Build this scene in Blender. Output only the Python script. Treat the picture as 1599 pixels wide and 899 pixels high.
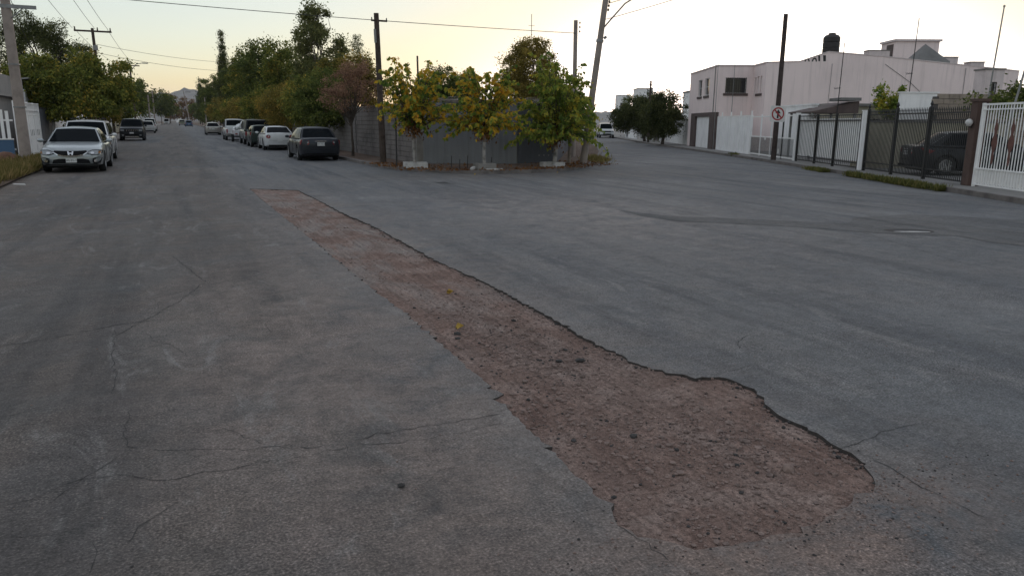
import bpy, bmesh, math, random
import numpy as np
from mathutils import Vector, Matrix

random.seed(7)
rng = np.random.default_rng(11)
for o in list(bpy.data.objects):
    bpy.data.objects.remove(o)
scene = bpy.context.scene
COL = scene.collection
rad = math.radians

# ------------------------------------------------------------------ camera
HEAD, PITCH, ROLL, EYE = rad(24.067), rad(12.446), rad(0.54), 1.70
f0 = Vector((math.sin(HEAD), math.cos(HEAD), 0)); r0 = Vector((math.cos(HEAD), -math.sin(HEAD), 0)); u0 = Vector((0, 0, 1))
fw = f0 * math.cos(PITCH) - u0 * math.sin(PITCH)
up = u0 * math.cos(PITCH) + f0 * math.sin(PITCH)
rt = r0 * math.cos(ROLL) + up * math.sin(ROLL)
up2 = up * math.cos(ROLL) - r0 * math.sin(ROLL)
cam_d = bpy.data.cameras.new('camera')
cam = bpy.data.objects.new('camera', cam_d)
COL.objects.link(cam)
cam.matrix_world = Matrix(((rt.x, up2.x, -fw.x, 0), (rt.y, up2.y, -fw.y, 0), (rt.z, up2.z, -fw.z, EYE), (0, 0, 0, 1)))
cam_d.sensor_width = 36; cam_d.lens = 26.184; cam_d.clip_start = 0.05; cam_d.clip_end = 20000
scene.camera = cam

# ------------------------------------------------------------------ sky, sun, exposure
SUN_AZ, SUN_EL = rad(41.0), rad(2.2)
world = bpy.data.worlds.new('World'); scene.world = world; world.use_nodes = True
wn = world.node_tree; wn.nodes.clear()
wo = wn.nodes.new('ShaderNodeOutputWorld'); wb = wn.nodes.new('ShaderNodeBackground'); sk = wn.nodes.new('ShaderNodeTexSky')
sk.sky_type = 'NISHITA'; sk.sun_disc = False; sk.sun_elevation = SUN_EL; sk.sun_rotation = SUN_AZ
sk.altitude = 1400; sk.air_density = 1.0; sk.dust_density = 1.6; sk.ozone_density = 1.0
wb.inputs['Strength'].default_value = 0.15
# twilight sky: the sunset glow of the Nishita model over the even light of the whole dusk dome
glow = wn.nodes.new('ShaderNodeMix'); glow.data_type = 'RGBA'; glow.blend_type = 'MIX'; glow.inputs[0].default_value = 0.64
dome = (6.8, 7.1, 7.7, 1)
glow.inputs[6].default_value = dome
hs = wn.nodes.new('ShaderNodeHueSaturation'); wn.links.new(sk.outputs[0], hs.inputs['Color'])
# the sky pales as it gets brighter toward the sunken sun
bw_ = wn.nodes.new('ShaderNodeRGBToBW'); wn.links.new(sk.outputs[0], bw_.inputs[0])
mr = wn.nodes.new('ShaderNodeMapRange'); mr.inputs['From Min'].default_value = 4.2; mr.inputs['From Max'].default_value = 8.0; mr.inputs['To Min'].default_value = 1.38; mr.inputs['To Max'].default_value = 0.38
wn.links.new(bw_.outputs[0], mr.inputs['Value']); wn.links.new(mr.outputs['Result'], hs.inputs['Saturation'])
wn.links.new(hs.outputs[0], glow.inputs[7]); wn.links.new(glow.outputs[2], wb.inputs['Color']); wn.links.new(wb.outputs[0], wo.inputs['Surface'])
sun_d = bpy.data.lights.new('sun', 'SUN'); sun_d.energy = 0.25; sun_d.angle = rad(12); sun_d.color = (1.0, 0.80, 0.58)
sun = bpy.data.objects.new('sun', sun_d); COL.objects.link(sun)
sdir = Vector((math.sin(SUN_AZ) * math.cos(SUN_EL), math.cos(SUN_AZ) * math.cos(SUN_EL), math.sin(SUN_EL)))
sun.rotation_euler = sdir.to_track_quat('Z', 'Y').to_euler()
vs = scene.view_settings
vs.view_transform = 'Standard'; vs.look = 'None'; vs.gamma = 1.0; vs.exposure = 0.46; vs.use_curve_mapping = False

# ------------------------------------------------------------------ object helpers
def tag(o, label=None, cat=None, group=None, kind=None):
    if label: o['label'] = label
    if cat: o['category'] = cat
    if group: o['group'] = group
    if kind: o['kind'] = kind
    return o

def thing(name, label, cat, loc=(0, 0, 0), rz=0.0, group=None):
    o = bpy.data.objects.new(name, None); o.empty_display_size = 0.2
    COL.objects.link(o); o.location = loc; o.rotation_euler = (0, 0, rz)
    return tag(o, label, cat, group)

def link(name, me, parent=None, loc=None):
    o = bpy.data.objects.new(name, me); COL.objects.link(o)
    if parent is not None: o.parent = parent
    if loc is not None: o.location = loc
    return o

def copy_tree(o, parent=None):
    c = o.copy(); COL.objects.link(c); c.parent = parent
    for ch in list(o.children): copy_tree(ch, c)
    return c

class MB:
    def __init__(s): s.v = []; s.f = []; s.m = []
    def add(s, vs_, fs_, mi=0):
        k = len(s.v); s.v += [tuple(p) for p in vs_]
        for f in fs_: s.f.append(tuple(i + k for i in f)); s.m.append(mi)
        return s
    def box(s, x0, y0, z0, x1, y1, z1, mi=0):
        return s.add([(x0,y0,z0),(x1,y0,z0),(x1,y1,z0),(x0,y1,z0),(x0,y0,z1),(x1,y0,z1),(x1,y1,z1),(x0,y1,z1)],
                     [(0,3,2,1),(4,5,6,7),(0,1,5,4),(1,2,6,5),(2,3,7,6),(3,0,4,7)], mi)
    def cbox(s, c, d, mi=0):
        return s.box(c[0]-d[0]/2, c[1]-d[1]/2, c[2]-d[2]/2, c[0]+d[0]/2, c[1]+d[1]/2, c[2]+d[2]/2, mi)
    def prism(s, poly, z0, z1, mi=0):
        n = len(poly)
        a = sum(poly[i][0]*poly[(i+1)%n][1]-poly[(i+1)%n][0]*poly[i][1] for i in range(n))
        if a < 0: poly = poly[::-1]
        vs_ = [(p[0], p[1], z0) for p in poly] + [(p[0], p[1], z1) for p in poly]
        return s.add(vs_, [tuple(range(n-1, -1, -1)), tuple(range(n, 2*n))] + [(i, (i+1)%n, n+(i+1)%n, n+i) for i in range(n)], mi)
    def tube(s, pts, rs, n=6, mi=0, caps=True):
        pts = [Vector(p) for p in pts]
        if not hasattr(rs, '__len__'): rs = [rs]*len(pts)
        k = len(s.v); prev = None
        for i, p in enumerate(pts):
            d = (pts[min(i+1, len(pts)-1)] - pts[max(i-1, 0)])
            if d.length < 1e-9: d = Vector((0,0,1))
            d.normalize()
            if prev is None:
                a = Vector((0,0,1)) if abs(d.z) < 0.9 else Vector((1,0,0))
                x = d.cross(a).normalized()
            else:
                x = (prev - d*prev.dot(d))
                x = x.normalized() if x.length > 1e-6 else d.orthogonal().normalized()
            prev = x; y = d.cross(x)
            for j in range(n):
                t = 2*math.pi*j/n
                s.v.append(tuple(p + (x*math.cos(t) + y*math.sin(t))*rs[i]))
        for i in range(len(pts)-1):
            for j in range(n):
                a = k+i*n+j; b = k+i*n+(j+1)%n
                s.f.append((a, b, b+n, a+n)); s.m.append(mi)
        if caps:
            s.f.append(tuple(k+j for j in range(n-1, -1, -1))); s.m.append(mi)
            e = k+(len(pts)-1)*n
            s.f.append(tuple(e+j for j in range(n))); s.m.append(mi)
        return s
    def lathe(s, prof, n=16, axis='z', c=(0,0,0), mi=0, cap=True):
        k = len(s.v)
        for r, h in prof:
            for j in range(n):
                t = 2*math.pi*j/n; a, b = r*math.cos(t), r*math.sin(t)
                p = (a, b, h) if axis == 'z' else ((h, a, b) if axis == 'x' else (b, h, a))
                s.v.append((p[0]+c[0], p[1]+c[1], p[2]+c[2]))
        for i in range(len(prof)-1):
            for j in range(n):
                a = k+i*n+j; b = k+i*n+(j+1)%n
                s.f.append((a, b, b+n, a+n)); s.m.append(mi)
        if cap:
            s.f.append(tuple(k+j for j in range(n-1, -1, -1))); s.m.append(mi)
            e = k+(len(prof)-1)*n
            s.f.append(tuple(e+j for j in range(n))); s.m.append(mi)
        return s
    def mesh(s, name, mats, smooth=None):
        me = bpy.data.meshes.new(name); me.from_pydata(s.v, [], s.f)
        if not isinstance(mats, (list, tuple)): mats = [mats]
        for m in mats: me.materials.append(m)
        if len(mats) > 1: me.polygons.foreach_set('material_index', s.m)
        if smooth is not None:
            me.polygons.foreach_set('use_smooth', [True]*len(me.polygons))
            me.set_sharp_from_angle(angle=rad(smooth))
        me.update()
        return me
    def build(s, name, mats, parent=None, smooth=None, loc=None):
        return link(name, s.mesh(name, mats, smooth), parent, loc)

def bevel(me, w, seg=1):
    bm = bmesh.new(); bm.from_mesh(me)
    bmesh.ops.bevel(bm, geom=bm.edges[:], offset=w, segments=seg, affect='EDGES', profile=0.5)
    bm.to_mesh(me); bm.free(); return me

# ------------------------------------------------------------------ material helpers
def newmat(name):
    m = bpy.data.materials.new(name); m.use_nodes = True
    nt = m.node_tree; b = nt.nodes['Principled BSDF']
    return m, nt, b
def N(nt, t, **kw):
    n = nt.nodes.new(t)
    for k, v in kw.items():
        if k in n.inputs: n.inputs[k].default_value = v
        else: setattr(n, k, v)
    return n
def ramp(nt, fac, stops, interp='LINEAR'):
    r = nt.nodes.new('ShaderNodeValToRGB'); e = r.color_ramp.elements; r.color_ramp.interpolation = interp
    while len(e) < len(stops): e.new(0.5)
    for i, (p, c) in enumerate(stops):
        e[i].position = p; e[i].color = (*c, 1) if len(c) == 3 else c
    if fac is not None: nt.links.new(fac, r.inputs[0])
    return r
def mix(nt, fac, a, b, mode='MIX'):
    m = nt.nodes.new('ShaderNodeMix'); m.data_type = 'RGBA'; m.blend_type = mode
    for val, i in ((fac, 0), (a, 6), (b, 7)):
        if isinstance(val, (int, float)): m.inputs[i].default_value = val
        elif isinstance(val, tuple): m.inputs[i].default_value = (*val, 1) if len(val) == 3 else val
        else: nt.links.new(val, m.inputs[i])
    return m.outputs[2]
def math_(nt, op, a, b=None, c=None):
    m = nt.nodes.new('ShaderNodeMath'); m.operation = op
    for i, v in enumerate((a, b, c)):
        if v is None: continue
        if isinstance(v, (int, float)): m.inputs[i].default_value = v
        else: nt.links.new(v, m.inputs[i])
    return m.outputs[0]
def noise(nt, scale, detail=4, rough=0.55, co=None, dist=0.0):
    n = N(nt, 'ShaderNodeTexNoise'); n.inputs['Scale'].default_value = scale; n.inputs['Detail'].default_value = detail
    n.inputs['Roughness'].default_value = rough; n.inputs['Distortion'].default_value = dist
    if co is not None: nt.links.new(co, n.inputs['Vector'])
    return n.outputs['Fac']
def pos(nt): return N(nt, 'ShaderNodeNewGeometry').outputs['Position']
def scaled(nt, co, s, off=(0, 0, 0)):
    m = N(nt, 'ShaderNodeMapping'); m.inputs['Scale'].default_value = s; m.inputs['Location'].default_value = off
    nt.links.new(co, m.inputs['Vector']); return m.outputs[0]
def bump(nt, b, h, strength=0.3, dist=0.01):
    n = N(nt, 'ShaderNodeBump'); n.inputs['Strength'].default_value = strength; n.inputs['Distance'].default_value = dist
    nt.links.new(h, n.inputs['Height']); nt.links.new(n.outputs[0], b.inputs['Normal'])

def wall_mat(name, c, var=0.12, rough=0.85, scale=1.2, bstr=0.15, streak=True, spec=0.3):
    m, nt, b = newmat(name); p = pos(nt)
    n1 = noise(nt, scale, 5, 0.6, p); n2 = noise(nt, scale*14, 3, 0.6, p)
    d = tuple(x*(1-2.2*var) for x in c); l = tuple(min(1, x*(1+var)) for x in c)
    col = ramp(nt, n1, [(0.3, d), (0.52, c), (0.75, l)]).outputs[0]
    if streak:
        st = noise(nt, 1.0, 4, 0.6, scaled(nt, p, (6, 6, 0.35)))
        fac = ramp(nt, st, [(0.5, (0, 0, 0)), (0.75, (0.45, 0.45, 0.45))]).outputs[0]
        col = mix(nt, fac, col, tuple(x*0.62 for x in c))
    nt.links.new(col, b.inputs['Base Color']); b.inputs['Roughness'].default_value = rough
    b.inputs['Specular IOR Level'].default_value = spec
    bump(nt, b, n2, bstr, 0.01)
    return m

def plain(name, c, rough=0.5, metal=0.0, coat=0.0, spec=0.5, var=0.0, scale=6):
    m, nt, b = newmat(name)
    b.inputs['Roughness'].default_value = rough; b.inputs['Metallic'].default_value = metal
    b.inputs['Coat Weight'].default_value = coat; b.inputs['Coat Roughness'].default_value = 0.06
    b.inputs['Specular IOR Level'].default_value = spec
    if var:
        n1 = noise(nt, scale, 4, 0.6, pos(nt))
        col = ramp(nt, n1, [(0.3, tuple(x*(1-var) for x in c)), (0.7, tuple(min(1, x*(1+var)) for x in c))]).outputs[0]
        nt.links.new(col, b.inputs['Base Color'])
    else:
        b.inputs['Base Color'].default_value = (*c, 1)
    return m

def leaf_mat(name, stops, trans=0.35, clump=0.7, wr=0.55, wn=0.9, gain=(3.6, 2.75, 2.0)):
    m, nt, b = newmat(name); nt.nodes.remove(b)
    out = nt.nodes['Material Output']
    g = N(nt, 'ShaderNodeNewGeometry')
    n1 = noise(nt, clump, 2, 0.5, g.outputs['Position'])
    f = math_(nt, 'ADD', math_(nt, 'MULTIPLY', g.outputs['Random Per Island'], wr), math_(nt, 'MULTIPLY', n1, wn))
    f = math_(nt, 'SUBTRACT', f, (wr+wn)/2-.5)
    stops = [(p_, tuple(min(.6, x*k_) for x, k_ in zip(c_, gain))) for p_, c_ in stops]
    col = ramp(nt, f, stops).outputs[0]
    d = N(nt, 'ShaderNodeBsdfDiffuse'); t = N(nt, 'ShaderNodeBsdfTranslucent'); s = N(nt, 'ShaderNodeMixShader')
    s.inputs[0].default_value = trans
    nt.links.new(col, d.inputs[0]); nt.links.new(col, t.inputs[0])
    nt.links.new(d.outputs[0], s.inputs[1]); nt.links.new(t.outputs[0], s.inputs[2])
    nt.links.new(s.outputs[0], out.inputs['Surface'])
    return m

# ------------------------------------------------------------------ materials
def asphalt(name='asphalt', tint=(1, 1, 1), dust=True):
    m, nt, b = newmat(name); p = pos(nt)
    big = noise(nt, 0.16, 5, 0.62, p, 0.7); mid = noise(nt, 0.9, 6, 0.68, p, 0.5); sm = noise(nt, 5.5, 5, 0.7, p, 0.3)
    along = noise(nt, 1.0, 5, 0.62, scaled(nt, p, (1.5, 0.09, 1)))
    along2 = noise(nt, 1.0, 4, 0.6, scaled(nt, p, (5.0, 0.5, 1), (3, 1, 0)))
    rot = N(nt, 'ShaderNodeMapping'); rot.inputs['Rotation'].default_value = (0, 0, rad(25.5)); nt.links.new(p, rot.inputs['Vector'])
    fork = noise(nt, 1.0, 5, 0.62, scaled(nt, rot.outputs[0], (1.0, 0.11, 1)))
    fine = noise(nt, 78, 2, 0.65, p); grit = noise(nt, 26, 4, 0.75, p)
    T = lambda c: tuple(x*t for x, t in zip(c, tint))
    base = ramp(nt, big, [(0.32, T((0.082, 0.083, 0.085))), (0.5, T((0.126, 0.125, 0.125))), (0.66, T((0.190, 0.183, 0.176)))]).outputs[0]
    base = mix(nt, ramp(nt, mid, [(0.42, (0, 0, 0)), (0.64, (0.85, 0.85, 0.85))]).outputs[0], base, T((0.172, 0.157, 0.147)))
    base = mix(nt, ramp(nt, along, [(0.48, (0, 0, 0)), (0.62, (0.85, 0.85, 0.85))]).outputs[0], base, T((0.074, 0.075, 0.079)))
    base = mix(nt, ramp(nt, along2, [(0.52, (0, 0, 0)), (0.75, (0.4, 0.4, 0.4))]).outputs[0], base, T((0.175, 0.165, 0.155)))
    base = mix(nt, ramp(nt, fork, [(0.48, (0, 0, 0)), (0.70, (0.65, 0.65, 0.65))]).outputs[0], base, T((0.100, 0.102, 0.110)))
    if dust:
        sx = N(nt, 'ShaderNodeSeparateXYZ'); nt.links.new(p, sx.inputs[0])
        edge = math_(nt, 'ADD', sx.outputs[0], math_(nt, 'MULTIPLY', math_(nt, 'SUBTRACT', mid, 0.5), 1.6))
        lm = ramp(nt, math_(nt, 'MULTIPLY_ADD', edge, 0.25, 0.1), [(0.30, (0.75, 0.665, 0.61)), (0.62, (0.92, 0.94, 0.97))]).outputs[0]
        base = mix(nt, 1.0, base, lm, 'MULTIPLY')
    spot = noise(nt, 0.8, 3, 0.5, p, 0.2)
    base = mix(nt, ramp(nt, spot, [(0.63, (0, 0, 0)), (0.72, (0.6, 0.6, 0.6))]).outputs[0], base, T((0.058, 0.058, 0.060)))
    if dust:
        def band(sock, c, w):
            q = math_(nt, 'DIVIDE', math_(nt, 'SUBTRACT', sock, c), w)
            return math_(nt, 'POWER', 2.718, math_(nt, 'MULTIPLY', math_(nt, 'MULTIPLY', q, q), -1.0))
        dn = ramp(nt, noise(nt, 2.0, 6, 0.68, p, 0.8), [(0.32, (0, 0, 0)), (0.66, (1, 1, 1))]).outputs[0]
        for cx_, cy_, wx_, wy_, k_, c_ in ((0.8, 5.2, 1.0, 3.8, 0.95, (0.215, 0.168, 0.146)), (2.35, 2.10, 0.95, 0.40, 1.6, (0.180, 0.126, 0.105)), (2.3, 11.0, 1.2, 9.5, 0.95, (0.205, 0.165, 0.142)),
                                           (7.0, 13.0, 2.8, 5.0, 1.0, (0.235, 0.205, 0.190)), (1.0, 3.0, 0.4, 0.8, 0.5, (0.200, 0.150, 0.125)), (9.5, 23.0, 6.0, 1.6, 0.5, (0.19, 0.155, 0.13)), (-4.0, 20.0, 0.7, 9.0, 0.9, (0.21, 0.165, 0.13))):
            dm = math_(nt, 'MULTIPLY', band(sx.outputs[0], cx_, wx_), band(sx.outputs[1], cy_, wy_))
            base = mix(nt, math_(nt, 'MINIMUM', math_(nt, 'MULTIPLY', math_(nt, 'MULTIPLY', dm, k_), dn), 1.0), base, c_)
    scuff = noise(nt, 1.0, 5, 0.7, scaled(nt, p, (2.6, 0.8, 1), (7, 2, 0)), 1.2)
    base = mix(nt, ramp(nt, scuff, [(0.56, (0, 0, 0)), (0.74, (0.6, 0.6, 0.6))]).outputs[0], base, T((0.235, 0.220, 0.208)))
    expo = ramp(nt, noise(nt, 0.45, 4, 0.6, p, 0.4), [(0.38, (0.30, 0.30, 0.30)), (0.62, (0.75, 0.75, 0.75))]).outputs[0]
    sp = ramp(nt, fine, [(0.34, (0.25, 0.25, 0.25)), (0.48, (0.9, 0.9, 0.9)), (0.58, (1.3, 1.3, 1.3)), (0.68, (2.6, 2.55, 2.5))]).outputs[0]
    base = mix(nt, expo, base, sp, 'MULTIPLY')
    base = mix(nt, 0.9, base, ramp(nt, grit, [(0.28, (0.55, 0.55, 0.55)), (0.5, (1, 1, 1)), (0.72, (1.35, 1.35, 1.35))]).outputs[0], 'MULTIPLY')
    base = mix(nt, 0.9, base, ramp(nt, sm, [(0.3, (0.75, 0.75, 0.75)), (0.7, (1.22, 1.22, 1.22))]).outputs[0], 'MULTIPLY')
    nt.links.new(base, b.inputs['Base Color'])
    nt.links.new(ramp(nt, mid, [(0.3, (0.66, 0.66, 0.66)), (0.7, (0.9, 0.9, 0.9))]).outputs[0], b.inputs['Roughness']); b.inputs['Specular IOR Level'].default_value = 0.35
    h = math_(nt, 'ADD', math_(nt, 'MULTIPLY', fine, 0.7), math_(nt, 'ADD', math_(nt, 'MULTIPLY', grit, 0.8), math_(nt, 'MULTIPLY', sm, 0.9)))
    bump(nt, b, h, 0.8, 0.010)
    return m

def dirt_mat(name, cs, rough=0.95, s=3.0, drag=False):
    m, nt, b = newmat(name); p = pos(nt)
    n1 = noise(nt, s, 6, 0.65, p, 0.5); n2 = noise(nt, 40, 4, 0.7, p); n3 = noise(nt, 140, 2, 0.6, p)
    c = ramp(nt, n1, [(0.28, cs[0]), (0.5, cs[1]), (0.72, cs[2])]).outputs[0]
    if drag:
        n4 = noise(nt, 1.0, 4, 0.6, scaled(nt, p, (24, 1.3, 1)))
        sx = N(nt, 'ShaderNodeSeparateXYZ'); nt.links.new(p, sx.inputs[0])
        farm = ramp(nt, math_(nt, 'MULTIPLY', sx.outputs[1], 0.05), [(0.18, (0.12, 0.12, 0.12)), (0.46, (1, 1, 1))]).outputs[0]
        pat = ramp(nt, noise(nt, 1.0, 6, 0.66, scaled(nt, p, (1.7, 0.75, 1), (4.2, 0.3, 0)), 0.4), [(0.45, (0, 0, 0)), (0.60, (0.85, 0.85, 0.85))]).outputs[0]
        c = mix(nt, math_(nt, 'MULTIPLY', farm, pat), c, (0.27, 0.236, 0.216))
        c = mix(nt, 0.7, c, ramp(nt, n4, [(0.3, (0.62, 0.62, 0.62)), (0.7, (1.35, 1.32, 1.3))]).outputs[0], 'MULTIPLY')
    c = mix(nt, 0.85, c, ramp(nt, n2, [(0.3, (0.48, 0.46, 0.45)), (0.52, (1, 1, 1)), (0.7, (1.4, 1.4, 1.4))]).outputs[0], 'MULTIPLY')  # low grain darkened, so the shade in crevices is part of the colour
    c = mix(nt, 0.6, c, ramp(nt, n3, [(0.35, (0.55, 0.55, 0.55)), (0.65, (1.35, 1.35, 1.35))]).outputs[0], 'MULTIPLY')
    nt.links.new(c, b.inputs['Base Color']); b.inputs['Roughness'].default_value = rough
    b.inputs['Specular IOR Level'].default_value = 0.15
    bump(nt, b, math_(nt, 'ADD', n2, math_(nt, 'MULTIPLY', n3, 0.5)), 1.0, 0.016)
    return m

M = {}
M['asphalt'] = asphalt()
M['asphalt_dark'] = asphalt('asphalt_dark', (0.70, 0.70, 0.71), False)
M['asphalt_edge'] = plain('asphalt_edge', (0.050, 0.042, 0.038), 0.95, var=0.3, scale=30)
M['crack'] = plain('crack', (0.034, 0.033, 0.033), 0.95, var=0.4, scale=9)
M['trench'] = dirt_mat('trench_dirt', [(0.150, 0.096, 0.080), (0.232, 0.158, 0.132), (0.325, 0.248, 0.216)], s=2.2, drag=True)
M['dirt'] = dirt_mat('dirt', [(0.09, 0.065, 0.05), (0.14, 0.10, 0.08), (0.19, 0.15, 0.12)], s=1.0)
M['ground'] = dirt_mat('ground_soil', [(0.10, 0.08, 0.065), (0.15, 0.12, 0.10), (0.19, 0.16, 0.13)], s=0.3)
M['concrete'] = wall_mat('concrete', (0.22, 0.205, 0.19), 0.15, 0.9, 1.4, 0.35, False)
M['kerb'] = wall_mat('kerb_concrete', (0.17, 0.15, 0.14), 0.2, 0.92, 2.0, 0.5, False)
M['slab'] = wall_mat('patio_slab', (0.21, 0.20, 0.19), 0.12, 0.9, 0.8, 0.2, False)
M['pole_conc'] = wall_mat('pole_concrete', (0.30, 0.25, 0.22), 0.1, 0.9, 3, 0.2)
M['pole_wood'] = wall_mat('pole_wood', (0.075, 0.055, 0.045), 0.25, 0.9, 5, 0.4)
M['pole_sign'] = wall_mat('pole_rust', (0.060, 0.044, 0.040), 0.2, 0.85, 5, 0.3)
M['pink'] = wall_mat('pink_stucco', (0.82, 0.685, 0.66), 0.04, 0.9, 0.5, 0.2)
M['pinkroof'] = wall_mat('pink_coping', (0.64, 0.55, 0.535), 0.07, 0.9, 1.5, 0.2)
M['brown'] = wall_mat('brown_trim', (0.105, 0.078, 0.072), 0.1, 0.8, 2, 0.1)
M['white'] = wall_mat('white_paint', (0.84, 0.82, 0.81), 0.06, 0.7, 1.2, 0.08)
M['whitemetal'] = plain('white_metal', (0.82, 0.80, 0.78), 0.5, var=0.06, scale=4)
M['whitewash'] = wall_mat('whitewash', (0.44, 0.42, 0.40), 0.25, 0.9, 4, 0.4, False)
M['cream'] = wall_mat('cream_stucco', (0.42, 0.38, 0.29), 0.1, 0.9, 0.8, 0.25)
M['tan'] = wall_mat('tan_block', (0.33, 0.27, 0.22), 0.12, 0.92, 1.6, 0.4)
M['grey_wall'] = wall_mat('grey_stucco', (0.26, 0.245, 0.235), 0.1, 0.9, 0.7, 0.25)
M['block'] = wall_mat('concrete_block', (0.175, 0.155, 0.145), 0.2, 0.95, 1.3, 0.5)
M['mortar'] = wall_mat('mortar', (0.095, 0.085, 0.080), 0.1, 0.95, 3, 0.3, False)
M['sheet'] = wall_mat('grey_sheet', (0.185, 0.190, 0.200), 0.06, 0.6, 0.8, 0.05)
M['sheet_dark'] = wall_mat('dark_sheet', (0.088, 0.092, 0.106), 0.06, 0.6, 0.8, 0.05)
M['black'] = plain('black_iron', (0.014, 0.013, 0.013), 0.55)
M['rust'] = plain('rusty_iron', (0.13, 0.055, 0.042), 0.8, var=0.3, scale=9)
M['brickpost'] = wall_mat('brown_pillar', (0.10, 0.065, 0.055), 0.15, 0.9, 3, 0.3)
M['darkroom'] = plain('dark_interior', (0.02, 0.02, 0.022), 0.8)
M['glass'] = plain('window_glass', (0.018, 0.022, 0.026), 0.08, spec=0.6)
M['tank'] = plain('tank_plastic', (0.022, 0.017, 0.016), 0.6)
M['wire'] = plain('wire_rubber', (0.02, 0.02, 0.02), 0.7)
M['galv'] = plain('galvanised', (0.22, 0.22, 0.22), 0.45, 0.6, var=0.15)
M['bark'] = wall_mat('bark', (0.085, 0.068, 0.055), 0.25, 0.95, 6, 0.6, False)
M['bark_pale'] = wall_mat('bark_pale', (0.24, 0.20, 0.17), 0.2, 0.95, 5, 0.5, False)
M['red'] = plain('sign_red', (0.30, 0.022, 0.025), 0.5)
M['sign_white'] = plain('sign_white', (0.60, 0.58, 0.56), 0.45, var=0.06)
M['hill'] = wall_mat('hill_rock', (0.22, 0.20, 0.185), 0.2, 0.95, 0.006, 0.0, False)
M['blue_sheet'] = plain('blue_board', (0.05, 0.11, 0.20), 0.6)
M['roof_grey'] = wall_mat('roof_grey', (0.17, 0.165, 0.16), 0.12, 0.8, 1.0, 0.2, False)
M['clay'] = wall_mat('clay', (0.17, 0.09, 0.06), 0.15, 0.9, 3, 0.3, False)
M['stone'] = plain('stone', (0.190, 0.136, 0.117), 0.95, var=0.5, scale=18)
M['stone_dark'] = plain('stone_dark', (0.045, 0.041, 0.040), 0.95, var=0.4, scale=20)
M['water'] = plain('water', (0.02, 0.02, 0.022), 0.02, spec=0.9)
M['tarp'] = plain('white_tarp', (0.62, 0.62, 0.63), 0.6, var=0.1, scale=3)
# foliage
G = leaf_mat
M['lf_dark'] = G('leaf_dark', [(0.15, (0.014, 0.024, 0.012)), (0.5, (0.030, 0.050, 0.020)), (0.85, (0.060, 0.080, 0.030))])
M['lf_bush'] = G('leaf_bush', [(0.15, (0.016, 0.020, 0.012)), (0.5, (0.034, 0.040, 0.020)), (0.85, (0.062, 0.062, 0.030))], 0.25, gain=(2.2, 2.2, 1.8))
M['lf_pine'] = G('leaf_pine', [(0.15, (0.012, 0.020, 0.012)), (0.5, (0.026, 0.040, 0.020)), (0.85, (0.048, 0.062, 0.030))], 0.2)
M['lf_street'] = G('leaf_street', [(0.1, (0.016, 0.028, 0.012)), (0.45, (0.040, 0.062, 0.022)), (0.72, (0.075, 0.095, 0.030)), (0.95, (0.17, 0.14, 0.035))])
M['lf_olive'] = G('leaf_olive', [(0.1, (0.022, 0.030, 0.013)), (0.45, (0.058, 0.064, 0.024)), (0.75, (0.105, 0.098, 0.034)), (0.95, (0.20, 0.125, 0.030))])
M['lf_euca'] = G('leaf_euca', [(0.15, (0.024, 0.038, 0.022)), (0.5, (0.046, 0.066, 0.036)), (0.85, (0.085, 0.105, 0.055))])
M['lf_red'] = G('leaf_red', [(0.15, (0.036, 0.023, 0.020)), (0.5, (0.090, 0.062, 0.050)), (0.85, (0.140, 0.100, 0.078))], gain=(3.0, 2.6, 2.2))
M['lf_rust'] = G('leaf_rust', [(0.15, (0.050, 0.022, 0.014)), (0.5, (0.100, 0.048, 0.030)), (0.85, (0.14, 0.075, 0.04))], gain=(1.9, 2.3, 2.0))
M['lf_round'] = G('leaf_round', [(0.15, (0.030, 0.036, 0.014)), (0.5, (0.070, 0.072, 0.026)), (0.85, (0.115, 0.110, 0.040))])
M['lf_mulb'] = G('leaf_mulberry', [(0.12, (0.030, 0.056, 0.020)), (0.38, (0.075, 0.108, 0.030)), (0.53, (0.135, 0.135, 0.034)), (0.64, (0.205, 0.150, 0.026)), (0.94, (0.215, 0.122, 0.020))], 0.5, 2.4, .42, 1.7, (2.8, 2.55, 1.8))
M['lf_mulb2'] = G('leaf_mulberry_green', [(0.12, (0.030, 0.056, 0.020)), (0.5, (0.082, 0.112, 0.032)), (0.74, (0.15, 0.15, 0.038)), (0.95, (0.28, 0.17, 0.030))], 0.5, 2.2, .42, 1.5, (2.8, 2.55, 1.8))
M['lf_dead'] = G('leaf_dead', [(0.2, (0.060, 0.028, 0.014)), (0.6, (0.115, 0.058, 0.025)), (0.9, (0.19, 0.10, 0.04))], 0.2, gain=(1.7, 1.6, 1.5))
M['lf_yellow'] = plain('leaf_yellow', (0.42, 0.27, 0.05), 0.7)
M['grass'] = G('grass_dry', [(0.1, (0.060, 0.066, 0.022)), (0.5, (0.130, 0.125, 0.045)), (0.9, (0.26, 0.21, 0.10))], 0.3, 2.0, gain=(1.6, 1.4, 1.4))
M['weed'] = G('weed_green', [(0.1, (0.045, 0.060, 0.020)), (0.5, (0.090, 0.105, 0.035)), (0.9, (0.17, 0.16, 0.06))], 0.3, 2.0, gain=(1.6, 1.4, 1.4))
M['limewash'] = wall_mat('limewash', (0.30, 0.28, 0.26), 0.3, 0.95, 6, 0.4, False)
M['reed'] = plain('dry_reed', (0.27, 0.24, 0.21), 0.9, var=0.3, scale=8)

# ------------------------------------------------------------------ right-street frame (a along street, b to the right)
TH = rad(25.5)
def AB(a, b, z=0.0):
    return (a*math.sin(TH) + b*math.cos(TH), a*math.cos(TH) - b*math.sin(TH), z)
def rs_thing(name, label, cat, a, b, z=0.0, group=None):
    """local +Y runs along the right-hand street, local +X away from it"""
    return thing(name, label, cat, AB(a, b, z), -TH, group)

HAZE = 0.00009
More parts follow.
